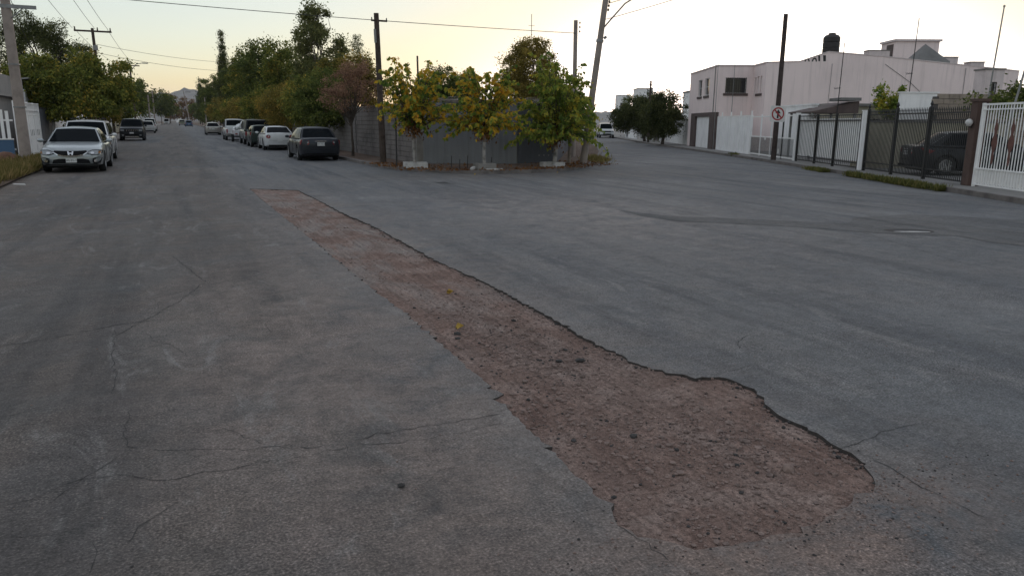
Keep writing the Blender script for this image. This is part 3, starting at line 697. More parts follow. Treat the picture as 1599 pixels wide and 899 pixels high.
# --- taller trees behind the block wall
tree('eucalyptus_tree', 'tall open-crowned tree with separate leaf clumps above the wall', (10.4, 60, .1), [(0, 0, 9.3, 1.05, 1.05, 1.15), (-.5, 0, 7.7, 1.5, 1.4, 1.0), (1.4, 0, 7.0, .85, .85, .9), (.1, 0, 6.0, 1.9, 1.8, 1.2), (-1.3, 0, 5.6, 1.1, 1.1, 1.0), (0, 0, 4.2, 2.2, 2.0, 1.3)],
     22000, .19, M['lf_euca'], 4.4, .16, 130, .40, bark='bark_pale', nbranch=40, shell=.3)
for (x, y, h, w, mt, lab) in [(10.3, 78, 9.6, 2.0, 'lf_street', 'bushy tall tree just left of the open-crowned one'), (10.0, 92, 10.9, 2.7, 'lf_dark', 'broad dark tall tree in the middle of the tree line'), (9.6, 106, 11.2, 2.7, 'lf_street', 'tall green tree right of the slim cypress'),
                                 (9.9, 124, 11.4, 2.6, 'lf_dark', 'dark tree below the tip of the slim cypress'), (9.6, 180, 12.0, 3.0, 'lf_dark', 'dark tree left of the slim cypress'), (9.8, 215, 13.0, 3.3, 'lf_dark', 'dark tree near the far end of the tree line')]:
    x += 0
    tree('tall_tree', lab, (x, y, .1), [(0, 0, h*.66, w, w, h*.33), (w*.45, .3, h*.50, w*.75, w*.75, h*.28), (-w*.4, 0, h*.55, w*.75, w*.75, h*.27), (0, 0, h*.30, w*.9, w*.9, h*.18)], 16000, .024*h, M[mt], h*.35, .16, 170, .50, group='tall trees behind the block wall')
def cypress(lab, loc, h, w, n=5000, mt='lf_pine', leaf=.16):
    bl = [(random.gauss(0, .06), 0, h*(.18+.8*k/9), w*(1.0-.82*(k/9)**1.6), w*(1.0-.82*(k/9)**1.6), h*.08) for k in range(10)]
    return tree('cypress_tree', lab, loc, bl, n, leaf, M[mt], h*.5, .09, 320, max(.18, w*.42), droop=-.5, aspect=.3, group='slim cypress trees', shell=.1)
cypress('very slim tall cypress standing above the left tree line', (9.1, 150, .1), 17.6, 1.0, 16000, leaf=.30)
cypress('short broad cypress spire beside the very slim cypress', (7.9, 141, .1), 11.0, .6, 6000, leaf=.26)
cypress('dark cypress spire near the mountains at street end', (8.6, 262, .1), 14.4, 1.5, 9000, leaf=.40)
cypress('twin cypress spire just right of the one near the mountains', (10.2, 250, .1), 12.0, 1.3, 8000, leaf=.40)
cypress('small dark cypress behind the grey fence beside a thin post', (21.0, 70, .1), 5.6, .45, 2500)
cypress('slim cypress behind the leaning concrete pole', (30.5, 60, .1), 6.1, .42, 2500)
tree('tall_tree', 'green tree mass behind the wall right of the open-crowned tree', (10.9, 50, .1), [(0, 0, 4.4, 1.5, 1.6, 1.3), (-1.2, .5, 4.6, 1.2, 1.2, 1.0), (1.0, 0, 3.6, 1.3, 1.3, 1.1)], 16000, .16, M['lf_olive'], 2.2, .12, 140, .36)
tree('tall_tree', 'feathery thin-branched tree top beside the wooden pole', (12.7, 55, .1), [(0, 0, 5.2, 1.0, 1.0, 1.2), (-.4, 0, 6.5, .55, .55, .9), (.6, 0, 6.0, .4, .4, .7), (-.3, 0, 7.4, .22, .22, .7)], 4200, .12, M['lf_euca'], 3.0, .08, 70, .24, shell=.2, nbranch=50, aspect=.3)
tree('tall_tree', 'low dark rounded tree far behind the grey fence', (20.4, 60, .1), [(0, 0, 4.4, 1.8, 1.8, 1.7), (-1.0, 0, 4.0, 1.3, 1.3, 1.3), (1.3, .4, 4.2, 1.2, 1.2, 1.4)], 16000, .16, M['lf_dark'], 2.2, .12, 160, .36)
tree('tall_tree', 'smaller dark tree peeking over the fence beside the rounded one', (23.2, 62, .1), [(0, 0, 4.4, 1.2, 1.2, 1.5)], 8000, .16, M['lf_round'], 2.2, .1, 90, .34)
tree('tall_tree', 'large rounded olive tree standing above the grey fence', (23.7, 50, .1), [(0, 0, 5.4, 1.95, 1.9, 2.0), (-.3, 0, 6.6, 1.2, 1.2, 1.0), (1.2, 0, 4.6, 1.3, 1.3, 1.5), (-1.2, 0, 4.6, 1.2, 1.2, 1.5), (0, 0, 3.2, 2.1, 2.0, 1.2)], 42000, .13, M['lf_round'], 2.6, .15, 330, .34)
# --- far end of the main street
for (x, y, h, w, mt, lab) in [(-1.2, 420, 15, 6, 'lf_rust', 'large rusty brown tree closing the view down the street'), (6.5, 410, 13, 5, 'lf_rust', 'second rusty brown tree at street end beside the dark ones'), (11, 360, 10, 4.5, 'lf_dark', 'dark bush at the right of the street end')]:
    tree('distant_tree', lab, (x, y, .1), [(0, 0, h*.55, w, w, h*.4), (w*.6, 0, h*.4, w*.6, w*.6, h*.3)], 5000, .6, M[mt], h*.3, .25, 70, 1.0, group='distant trees at the street end')
# --- right street: dark bush tree and others
tree('bush_tree', 'dark dense bushy tree on the pavement of the right street', AB(63.0, 10.75, .1), [(0, 0, 2.7, 1.45, 1.7, 1.5), (-.7, .8, 2.4, 1.2, 1.5, 1.2), (.2, -.7, 1.9, 1.4, 1.3, 1.2), (0, 0, 3.8, .9, .9, .6), (.9, -1.0, 2.5, .9, .9, 1.0), (-.3, .3, 1.3, 1.3, 1.5, .8)], 30000, .12, M['lf_bush'], 1.0, .13, 240, .30, rz=-TH)
tree('bush_tree', 'second dark bushy tree farther down the right street pavement', AB(74, 10.9, .1), [(0, 0, 2.9, 1.6, 2.2, 1.6), (-1.2, .8, 2.6, 1.5, 1.5, 1.3), (-2.0, 1.5, 2.2, 1.2, 1.4, 1.1), (0, 0, 1.5, 1.4, 1.8, .8)], 22000, .16, M['lf_bush'], 1.2, .13, 200, .36, rz=-TH)
tree('bush_tree', 'dark tree behind the far white gate on the right street', AB(100, 13.5, .1), [(0, 0, 3.6, 2.2, 2.4, 1.8), (1, 0, 3, 1.8, 2, 1.5)], 7000, .2, M['lf_dark'], 1.6, .15, 90, .4, rz=-TH)
tree('bush_tree', 'brownish green tree overhanging the left edge of the right street', AB(74, 3.2, .1), [(0, 0, 3.3, 1.6, 2.2, 1.8), (.7, -1, 2.4, 1.1, 1.3, 1.3)], 9000, .16, M['lf_olive'], 1.5, .13, 100, .32, rz=-TH)
tree('bush_tree', 'distant greenish tree at the end of the right street', AB(160, 8, .1), [(0, 0, 5, 5, 4, 3.4), (-5, 0, 4.2, 4, 4, 2.8)], 6000, .36, M['lf_round'], 2.5, .2, 90, .7, rz=-TH)
tree('sapling', 'young tree with upright shoots behind the black gates', AB(38.5, 17.7, .1), [(0, 0, 2.6, .6, .6, .7), (-.55, -.2, 3.0, .16, .16, .75), (.5, .2, 3.0, .15, .15, .75), (.05, 0, 3.5, .13, .13, .8), (-.25, .3, 3.2, .13, .13, .7), (.8, 0, 2.7, .14, .14, .6)], 2600, .16, M['lf_mulb2'], 1.4, .05, 40, .2, shell=.2, droop=0, rz=-TH)
tree('garden_tree', 'dark leafy tree behind the tan wall at far right', AB(27, 18.2, .1), [(0, 0, 2.7, 1.5, 1.6, .7), (1.0, -1, 2.9, 1.6, 1.6, .8), (-1.6, .6, 2.5, .9, .9, .45)], 16000, .12, M['lf_dark'], 1.5, .12, 110, .26, rz=-TH)
# hanging leaf sprays of the tree outside the frame at right are left out of view

# --- three pollarded corner trees with long leafy shoots
def corner_tree(label, loc, trunk_h, W_, Htop, zlow, nshoot, mat, seed, per=22, trunk_r=.055, leaf=.15, white=True, dead=420):
    random.seed(seed)
    t = thing('corner_tree', label, 'tree', loc, 0, 'pollarded trees on the corner')
    tr = [Vector((0, 0, -.1)), Vector((random.gauss(0, .03), 0, trunk_h*.5)), Vector((random.gauss(0, .04), 0, trunk_h))]
    MB().tube(tr, [trunk_r*1.25, trunk_r, trunk_r*1.25], 8).build('trunk', M['bark_pale'], t, smooth=60)
    if white: MB().tube([Vector((0, 0, 0)), tr[1], tr[1].lerp(tr[2], .45)], [trunk_r*1.32, trunk_r*1.08, trunk_r*1.14], 8).build('painted_base', M['limewash'], t, smooth=60)
    sh = MB(); P = []; D_ = []; S_ = []
    head = tr[2]
    sh.tube([head-Vector((0, 0, .1)), head, head+Vector((0, 0, .15))], [trunk_r*1.2, trunk_r*2.0, trunk_r*.8], 8)
    for i in range(nshoot):
        az = 2*math.pi*i*.618; e = random.random()
        reach = W_*(.35+.65*random.random())*(.4+.6*(1-e*.8)); rise = (Htop-trunk_h)*(.12+.88*e)*random.uniform(.75, 1.05)
        drop = (trunk_h-zlow)*(1-e)*random.uniform(.3, 1.15)
        pts = []
        for k in range(7):
            s = k/6
            z = trunk_h + rise*math.sin(min(1, s*1.05)*math.pi*.5) - (drop+rise*.25*(1-e))*s**2.6 + random.gauss(0, .02)
            pts.append(Vector((math.cos(az)*reach*s**.85 + random.gauss(0, .03), math.sin(az)*reach*s**.85 + random.gauss(0, .03), z)))
        sh.tube(pts, [.017, .014, .012, .010, .008, .006, .003], 4, caps=False)
        for k in range(int(per*random.uniform(.6, 1.3))):
            s = .12+.88*random.random()**.8; q = s*6; j = min(5, int(q)); p = pts[j].lerp(pts[j+1], q-j)
            ax = (pts[j+1]-pts[j]).normalized()
            d = Vector((random.gauss(0, .55), random.gauss(0, .55), -.75)) + ax*.5
            P.append(p + Vector((random.gauss(0, .035), random.gauss(0, .035), random.gauss(0, .02)))); D_.append(d); S_.append(leaf*random.uniform(.55, 1.3))
    sh.build('shoots', M['bark'], t)
    link('crown', leaf_mesh('crown', np.array([tuple(p) for p in P]), np.array(S_), np.array([tuple(d) for d in D_]), mat, .72, .1), t)
    if dead:
        n = dead; C_ = np.stack([rng.normal(0, .22, n), rng.normal(0, .22, n), trunk_h+.12+rng.normal(0, .20, n)], 1)
        dd = rng.normal(size=(n, 3))*.5; dd[:, 2] -= .8
        link('dead_leaves', leaf_mesh('dead_leaves', C_, rng.uniform(.07, .15, n), dd, M['lf_dead'], .5, .2), t)
    return t
corner_tree('small pollarded tree with yellowing leaves in the left white planter', (7.88, 26.35, .1), 1.40, 2.15, 4.0, .78, 98, M['lf_mulb'], 5, 40)
corner_tree('small pollarded tree with green and yellow leaves on grey block planter', (9.95, 24.75, .1), 1.30, 2.45, 3.75, .78, 104, M['lf_mulb'], 9, 40)
corner_tree('fullest pollarded tree, mostly green, next to the leaning pole', (13.15, 25.6, .1), 1.0, 2.2, 4.1, .34, 165, M['lf_mulb2'], 14, 42, .075, dead=260)
corner_tree('leafy shoots spreading round the leaning pole foot over the road', (14.7, 27.3, .1), 1.2, 1.6, 3.6, .6, 100, M['lf_mulb2'], 21, 32, .07, white=False, dead=0)
random.seed(77)

# ---- planters, stakes, fallen leaves on the corner
def planter(label, x0, y0, x1, y1, h, mt, rz=0.0, rim=None):
    t = thing('planter', label, 'planter', ((x0+x1)/2, (y0+y1)/2, .1), rz, 'planters on the corner')
    w, d = abs(x1-x0)/2, abs(y1-y0)/2; th = .10
    for nm, bx in (('front_wall', (-w, -d, 0, w, -d+th, h)), ('back_wall', (-w, d-th, 0, w, d, h)), ('side_wall', (-w, -d+th+.002, 0, -w+th, d-th-.002, h)), ('side_wall', (w-th, -d+th+.002, 0, w, d-th-.002, h))):
        m_ = MB().box(*bx).mesh(nm, mt); bevel(m_, .012); link(nm, m_, t)
    MB().box(-w+th+.003, -d+th+.003, 0, w-th-.003, d-th-.003, h-.05).build('soil', M['dirt'], t)
    return t
planter('white painted planter box under the left corner tree', 7.46, 25.95, 8.32, 26.75, .20, M['whitewash'], rad(-14))
planter('grey concrete planter box under the middle corner tree', 9.62, 24.4, 10.28, 25.1, .22, M['concrete'], rad(-5))
planter('flaking white planter box under the right corner tree', 12.72, 25.25, 13.42, 25.95, .18, M['whitewash'], rad(20))
mb = MB().box(-.30, -.06, 0, .30, .06, .05); tag(mb.build('kerb_stone', M['whitewash'], loc=(10.0, 24.02, .126)), 'flat white-painted slab on the kerb before the middle planter', 'slab')
m_ = MB().box(-.11, -.06, 0, .11, .06, .09).mesh('brick', M['whitewash']); bevel(m_, .01); o = link('brick', m_, None, (9.42, 24.55, .11)); o.rotation_euler = (0, rad(-18), rad(35)); tag(o, 'loose white block lying tilted left of the grey planter', 'brick')
for i, (x, y, h, lab) in enumerate([(9.0, 25.6, .42, 'first short iron stake left of the grey planter'), (9.3, 25.55, .30, 'second, shortest iron stake left of the grey planter'), (9.62, 25.6, .42, 'third short iron stake, nearest the left side of the grey planter'), (10.55, 25.6, .36, 'short iron stake just right of the grey planter')]):
    t = thing('iron_stake', lab, 'stake', (x, y, .1), 0, 'iron stakes on the corner')
    MB().tube([(0, 0, -.05), (.01, 0, h)], .014, 6).build('rod', M['black'], t); MB().lathe([(.006, h-.01), (.022, h+.0), (.004, h+.03)], 6, c=(.01, 0, 0)).build('tip', M['black'], t)
t = thing('thin_post', 'thin black post standing at the left planter corner', 'post', (7.46, 27.3, .1))
MB().tube([(0, 0, -.1), (0, 0, 2.0)], .026, 6).build('shaft', M['black'], t); MB().lathe([(.033, 2.0), (.033, 2.03), (.01, 2.05)], 6).build('cap', M['black'], t)
def scatter_leaves(name, label, pts, size, mat, z):
    n = len(pts); C_ = np.array([(p[0], p[1], z+random.uniform(0, .02)) for p in pts]); d = rng.normal(size=(n, 3)); d[:, 2] *= .18
    tag(link(name, leaf_mesh(name, C_, size*rng.uniform(.5, 1.2, n), d, mat, .7, .08)), label, 'leaves', kind='stuff')
pts = []
while len(pts) < 1500:
    x, y = random.uniform(6.8, 16.5), random.uniform(23.4, 29.5)
    k = min(range(len(nose)), key=lambda i: (nose[i][0]-x)**2+(nose[i][1]-y)**2); d = math.hypot(nose[k][0]-x, nose[k][1]-y)
    if random.random() < math.exp(-d/.8) and y > 23.6 + .10*(x-10)**2*.6: pts.append((x, y))
scatter_leaves('fallen_leaves', 'brown and yellow fallen leaves along the corner kerb', pts, .09, M['lf_dead'], .13)
for x, y, lab in [(2.42, 7.07, 'yellow fallen leaf farther up the dirt strip'), (2.06, 5.79, 'yellow fallen leaf nearer the camera in the dirt strip'), (9.1, 23.6, 'yellow fallen leaf on the road under the grey planter'), (12.3, 23.75, 'yellow fallen leaf on the road before the flaking white planter')]:
    z = (float(trench_z(np.array(x), np.array(y))) if in_trench(x, y) else 0)+.012
    o = link('fallen_leaf', leaf_mesh('fallen_leaf', np.array([[0, 0, 0.], [.01, .01, .012]]), np.array([.085, .075]), np.array([[1, .2, .12], [.3, -1, .2]]), M['lf_yellow'], .75, .12), None, (x, y, z))
    tag(o, lab, 'leaf', 'single yellow leaves on the ground')

# ---- grass
def grass(name, label, pts, h, mat, w=.012, z=.06):
    n = len(pts); C_ = np.array([(p[0], p[1], z) for p in pts]); d = rng.normal(size=(n, 3))*.38; d[:, 2] = 1
    tag(link(name, leaf_mesh(name, C_, h*rng.uniform(.4, 1.3, n), d, mat, w/h*2.2, .05)), label, 'grass', kind='stuff')
pts = []
while len(pts) < 9000:
    x = LK - abs(random.gauss(0, .7)) + .12; y = random.uniform(15, 36)
    if vnoise(np.array(x*1.3+9), np.array(y*1.1), 6) > random.uniform(.15, .6): pts.append((x, y))
grass('verge_grass', 'dry yellow grass on the verge at the left kerb', pts, .34, M['grass'])
def weed_strip(label, a0_, a1_, b_, n, h):
    pts = []
    while len(pts) < n:
        a = random.uniform(a0_, a1_); b = b_+random.gauss(0, .10)
        if vnoise(np.array(a*2.2), np.array(b*2), 8) > random.uniform(.1, .6): pts.append(AB(a, b)[:2])
    grass('kerb_weeds', label, pts, h, M['weed'], z=.0)
weed_strip('green weeds along the right kerb below the spiked fence', 20.6, 26.6, 11.12, 3600, .20)
weed_strip('small clump of weeds at the kerb below the white-slat gate', 28.6, 30.6, 11.05, 1100, .16)
weed_strip('tuft of weeds at the kerb near the white panel fence', 42.2, 43.6, 11.35, 400, .22)
pts = [AB(random.gauss(34.5, 1.2), random.gauss(2.9, .25))[:2] for _ in range(900)]
grass('kerb_weeds', 'dry weeds round the foot of the leaning pole', [p for p in pts], .24, M['grass'], z=.08)
o = MB().box(-.13, -.05, 0, .13, .05, .018).build('litter', M['sign_white'], loc=(-3.72, 22.6, .06)); o.rotation_euler = (.05, .08, .4); tag(o, 'scrap of white litter by the dry grass at left', 'litter')

# ================================================================== POLES AND WIRES
def pole(name, label, base, top, r0_, r1_, mt, n=10, group='utility poles'):
    t = thing(name, label, 'utility pole', base, 0, group)
    d = Vector(top)-Vector(base)
    MB().tube([Vector((0, 0, -.3))-d.normalized()*0, d*.33, d*.66, d], [r0_, r0_+(r1_-r0_)*.33, r0_+(r1_-r0_)*.66, r1_], n).build('shaft', M[mt], t, smooth=60)
    return t, d
def insulator(mb, c, h=.12, r=.035):
    mb.lathe([(r*.4, 0), (r, .02), (r*.6, .04), (r, .06), (r*.6, .08), (r*.5, h)], 8, c=c)
# left concrete pole
pL, d = pole('utility_pole', 'thick concrete utility pole by the white gate at the left edge', (-5.25, 34.0, .1), (-5.3, 34.0, 10.4), .20, .13, 'pole_conc')
for z in (10.0,):
    MB().box(-1.05, -.05, z, .95, .05, z+.1).build('crossarm', M['pole_wood'], pL)
    for x in (-.95, 0.25, .85):
        k = MB(); insulator(k, (x, 0, z+.1)); k.build('insulator', M['glass'], pL)
MB().box(-.3, -.16, 5.55, .95, -.10, 5.68).build('bracket', M['galv'], pL)
MB().tube([(.1, -.1, 5.2), (.55, -.13, 5.6)], .02, 6).build('brace', M['galv'], pL)
MB().lathe([(.205, 0), (.205, .05)], 10, c=(0, 0, 3.55)).build('band', M['galv'], pL); MB().lathe([(.215, 0), (.215, .05)], 10, c=(0, 0, 2.0)).build('band', M['galv'], pL)
# T pole further down the left side
pT, d = pole('utility_pole', 'T-shaped wooden utility pole above the left street tree', (-4.75, 65.3, .1), (-4.9, 65.3, 8.25), .15, .10, 'pole_wood')
MB().box(-1.35, -.06, 7.88, 1.10, .06, 8.0).build('crossarm', M['pole_wood'], pT)
for x in (-1.28, .18, 1.02):
    k = MB(); k.tube([(x, 0, 8.0), (x, 0, 8.22)], [.05, .035], 8); k.build('insulator', M['pole_wood'], pT)
MB().box(-.22, -.2, 6.6, .1, -.02, 6.95).build('bracket', M['galv'], pT)
pT2, d = pole('utility_pole', 'smaller distant T-shaped pole behind the left street trees', (-4.7, 118, .1), (-4.8, 118, 9.3), .15, .10, 'pole_wood')
MB().box(-1.1, -.06, 8.75, 1.1, .06, 8.88).build('crossarm', M['pole_wood'], pT2)
MB().tube([(-.1, 0, 8.0), (.7, -.3, 9.0), (1.6, -.5, 9.2)], .05, 6).build('lamp_arm', M['galv'], pT2); MB().box(1.5, -.62, 9.1, 2.2, -.4, 9.24).build('lamp_head', M['galv'], pT2)
for x, y, h, lab in [(5.7, 300, 12.0, 'distant pale utility pole right of the street end'), (-3.9, 200, 8.5, 'distant pale utility pole left of the street end'), (-3.7, 150, 6.0, 'thin pale pole beside the far white cars'), (7.6, 205, 8.0, 'distant pale pole against the far trees')]:
    p_, d = pole('utility_pole', lab, (x, y, .1), (x-.5*(x > 5 and y > 250)*3, y, h), .17, .12, 'pole_conc')
    MB().box(-.9, -.06, h-.6, .9, .06, h-.45).build('crossarm', M['pole_wood'], p_)
# wooden pole by the corner
pW, d = pole('utility_pole', 'dark wooden utility pole at the corner beside the block wall', (7.62, 29.9, .1), (7.50, 29.9, 5.80), .135, .095, 'pole_wood')
MB().box(-.32, -.05, 5.40, .30, .05, 5.46).build('crossarm', M['pole_wood'], pW)
for x in (-.3, .28):
    k = MB(); insulator(k, (x, 0, 5.45), .1, .03); k.build('insulator', M['glass'], pW)
MB().tube([(-.2, -.1, 4.6), (-.22, -.12, 5.1)], .05, 8).build('fuse', M['galv'], pW)
# leaning concrete pole with a lamp arm
pC, d = pole('street_lamp_pole', 'leaning concrete pole with a long lamp arm at the corner', (15.45, 27.5, .1), (16.35, 27.15, 8.6), .15, .10, 'pole_conc')
u = d.normalized(); a = u*5.30
arm = [a, a+Vector((.35, -.1, .42)), a+Vector((.9, -.25, 1.05)), a+Vector((1.25, -.35, 1.28)), a+Vector((1.9, -.5, 1.40)), a+Vector((2.5, -.65, 1.42))]
MB().tube(arm, .032, 6).build('lamp_arm', M['galv'], pC, smooth=60); MB().cbox(tuple(arm[-1]+Vector((.3, -.08, 0))), (.6, .22, .12)).build('lamp_head', M['galv'], pC)
for k in range(5):
    c = u*(6.05+.16*k)+Vector((.17, -.03, 0)); q = MB(); insulator(q, tuple(c), .1, .05); q.build('insulator', M['black'], pC)
MB().tube([u*5.0+Vector((.12, -.1, 0)), u*5.06+Vector((.2, -.12, 0))], .06, 6).build('clamp', M['galv'], pC); MB().tube([u*4.85+Vector((0, 0, 0)), u*4.95], .155, 10).build('band', M['galv'], pC)
p2, d = pole('utility_pole', 'grey utility pole behind the leaning lamp pole', (18.1, 33.2, .1), (18.05, 33.2, 6.55), .12, .095, 'pole_conc')
for k, z in enumerate((5.9, 6.1, 6.3)):
    q = MB(); insulator(q, (.15, -.05, z), .09, .045); q.build('insulator', M['galv'], p2)
p3, d = pole('utility_pole', 'short thin wooden post rising behind the grey fence', (18.4, 60, .1), (18.3, 60, 6.9), .10, .07, 'pole_wood')
MB().lathe([(.09, 6.5), (.09, 6.6)], 8, c=(-.1, 0, -.1)).build('band', M['galv'], p3)
p4, d = pole('utility_pole', 'dark wooden pole behind the bushy trees of the right street', AB(70.5, 10.7, .1), AB(70.5, 10.7, 5.6), .12, .09, 'pole_wood')
MB().box(-.3, -.04, 5.1, .3, .04, 5.16).build('crossarm', M['pole_wood'], p4)
t = thing('antenna_mast', 'thin antenna mast over the large rounded tree', 'antenna', (24.6, 52, .1)); MB().tube([(0, 0, 0), (0, 0, 9.4)], .025, 5).build('mast', M['galv'], t); MB().tube([(-.25, 0, 8.6), (.25, 0, 8.6)], .015, 5).build('element', M['galv'], t)

def wire(label, a, b, sag, r=.016, n=16, group='overhead wires'):
    a = Vector(a); b = Vector(b); pts = []
    for i in range(n+1):
        t = i/n; p = a.lerp(b, t); p.z -= sag*4*t*(1-t); pts.append(p-a)
    o = MB().tube(pts, r, 5).build('overhead_wire', M['wire'], loc=a); tag(o, label, 'wire', group)
wire('long black cable crossing the whole street below the sky', (-5.2, 34, 6.35), (18.0, 33.1, 5.95), .12, .014)
for i, (x, l) in enumerate(((-1.28, 'leftmost'), (.18, 'middle'), (1.02, 'rightmost'))):
    wire('%s power line dropping from the T-shaped pole crossarm toward the camera' % l, (-4.9+x, 65.3, 8.2), (-5.3+(-.95, .25, .85)[i], 34, 10.2), .35, .014)
wire('left distant power line between the two T-shaped poles', (-6.1, 65.3, 8.2), (-5.8, 118, 8.9), .5, .014); wire('right distant power line between the two T-shaped poles', (-3.9, 65.3, 8.2), (-3.8, 118, 8.9), .5, .014)
for i, (q, z0) in enumerate((((-9.0, 38, 3.0), 5.6), ((-8.6, 41, 2.9), 5.9), ((-7.6, 44, 3.0), 6.3), ((-6.5, 52, 3.6), 6.6))):
    wire(['lowest service wire from the left pole to the houses', 'second lowest service wire from the left pole', 'second highest service wire from the left pole', 'highest service wire running along the left houses'][i], (-5.25, 34, z0), q, .25, .012)
wire('faint upper cable over the far street', (-4.9, 66, 7.2), (8.0, 100, 8.6), .3, .014); wire('faint lower cable over the far street', (-4.9, 66, 6.6), (8.6, 96, 7.4), .4, .014)
wire('thin wire leaving the leaning pole toward the upper right, outer one', Vector((15.45, 27.5, .1))+u*6.3, (24, 20, 9.6), .2, .012); wire('thin wire leaving the leaning pole toward the upper right, inner one', Vector((15.45, 27.5, .1))+u*5.7, (24, 19, 9.0), .2, .012)
#@@PART3
# ================================================================== WALLS, FENCES, HOUSES
# ---- block wall along the main street
bw = thing('block_wall', 'grey concrete block wall running along the main street behind the trees', 'wall', (8.75, 29.0, .1))
MB().box(.03, 0, 0, .17, 11.05, 2.30).build('mortar_core', M['mortar'], bw)
wm, nt, b = newmat('block_wall_far'); tc = N(nt, 'ShaderNodeTexCoord').outputs['Object']
bt = N(nt, 'ShaderNodeTexBrick'); nt.links.new(scaled(nt, tc, (1, 1, 1)), bt.inputs['Vector'])
cx = N(nt, 'ShaderNodeCombineXYZ'); sx = N(nt, 'ShaderNodeSeparateXYZ'); nt.links.new(tc, sx.inputs[0]); nt.links.new(sx.outputs[1], cx.inputs[0]); nt.links.new(sx.outputs[2], cx.inputs[1]); nt.links.new(cx.outputs[0], bt.inputs['Vector'])
bt.inputs['Scale'].default_value = 1.0; bt.inputs['Brick Width'].default_value = .41; bt.inputs['Row Height'].default_value = .21; bt.inputs['Mortar Size'].default_value = .012
bt.inputs['Color1'].default_value = (.185, .165, .155, 1); bt.inputs['Color2'].default_value = (.15, .135, .127, 1); bt.inputs['Mortar'].default_value = (.09, .08, .075, 1)
nt.links.new(mix(nt, .5, bt.outputs['Color'], ramp(nt, noise(nt, .8, 5, .6, tc), [(.3, (.55, .55, .55)), (.7, (1.3, 1.3, 1.3))]).outputs[0], 'MULTIPLY'), b.inputs['Base Color']); b.inputs['Roughness'].default_value = .95
MB().box(.01, 11.06, 0, .18, 120, 2.30).build('wall_run', wm, bw)
MB().box(-.02, -.02, 2.302, .22, 120, 2.36).build('coping', M['concrete'], bw)
MB().box(-.03, -.16, 0, .23, -.005, 2.44).build('corner_post', M['concrete'], bw)
blk = [bevel(MB().box(0, 0, 0, .17, .395, .195).mesh('block', M['block']), .008), bevel(MB().box(0, 0, 0, .17, .19, .195).mesh('block', M['block']), .008)]
nb = 0
for r in range(11):
    y = .008
    if r % 2: link('block', blk[1], bw, (0, y, .006+r*.2085)); y += .2045; nb += 1
    while y + .4 < 11.0 and nb < 298:
        o = link('block', blk[0], bw, (random.uniform(-.004, .005), y, .006+r*.2085)); y += .4085; nb += 1

# ---- grey sheet-metal fence round the corner lot
def fence_run(label, p, q, h, n, mt, name='sheet_fence', h1=None):
    d = math.atan2(q[1]-p[1], q[0]-p[0]); L = math.hypot(q[0]-p[0], q[1]-p[1])
    t = thing(name, label, 'fence', (p[0], p[1], .1), d, 'sheet metal fence sections')
    w = L/n
    for i in range(n):
        mb = MB(); ns = 8
        hh = h + random.uniform(-.015, .015); off = random.uniform(-.012, .012)
        # lightly ribbed sheet
        P = []
        for k in range(ns+1):
            x = i*w + .006 + (w-.012)*k/ns; P.append((x, off+(.010 if k % 2 else 0)))
        fr = [(x, y-.003, 0) for x, y in P] + [(x, y-.003, hh) for x, y in P]; bk = [(x, y+.003, 0) for x, y in P] + [(x, y+.003, hh) for x, y in P]
        m_ = ns+1
        mb.add(fr, [(k, k+1, m_+k+1, m_+k) for k in range(ns)]); mb.add(bk, [(k+1, k, m_+k, m_+k+1) for k in range(ns)])
        mb.build('panel', mt, t)
    for i in range(n+1):
        MB().box(i*w-.025, .03, 0, i*w+.025, .08, h+.03).build('post', M['galv'], t)
    for z in (.3, h*.55, h-.2): MB().box(0, .016, z, L, .028, z+.05).build('rail', M['galv'], t)
    return t
fence_run('pale grey sheet metal fence facing the corner behind the trees', (8.85, 28.86), (12.62, 27.94), 2.45, 4, M['sheet'])
fence_run('darker slate sheet metal fence section right of the pale one', (12.66, 27.94), (14.5, 28.1), 2.42, 2, M['sheet_dark'])
fence_run('slate fence section along the right street behind the leaning pole', (14.55, 28.15), AB(52, 2.6)[:2], 2.4, 12, M['sheet_dark'])
dv = MB()
for k in range(210):
    x = random.uniform(.1, 5.3); d = rad(-13.8); z = 2.55 + random.gauss(0, .035); L = random.uniform(.3, 1.0); a = random.gauss(0, .12)
    p = Vector((8.85+x*math.cos(d), 28.86+x*math.sin(d), z)); q = p+Vector((math.cos(d)*L, math.sin(d)*L+random.gauss(0, .05), a*L))
    if x > 3.8: p.y += (x-3.8)*.3; q.y += (x-3.8)*.3
    dv.tube([p, p.lerp(q, .5)+Vector((0, 0, random.uniform(-.02, .04))), q], [.012, .010, .005], 4, caps=False)
tag(dv.build('dry_reeds', M['reed']), 'pale dry reeds laid along the top of the grey fence', 'reeds', kind='stuff')

# ---- iron gates on the right street (local x away from street, local y along it)
def bars(t, mesh, y0, y1, step, x=0.0, z=0.0, name='bar'):
    n = int(round((y1-y0)/step))
    for i in range(n+1): link(name, mesh, t, (x, y0+(y1-y0)*i/n, z))
    return n+1
GB = 12.25     # building line
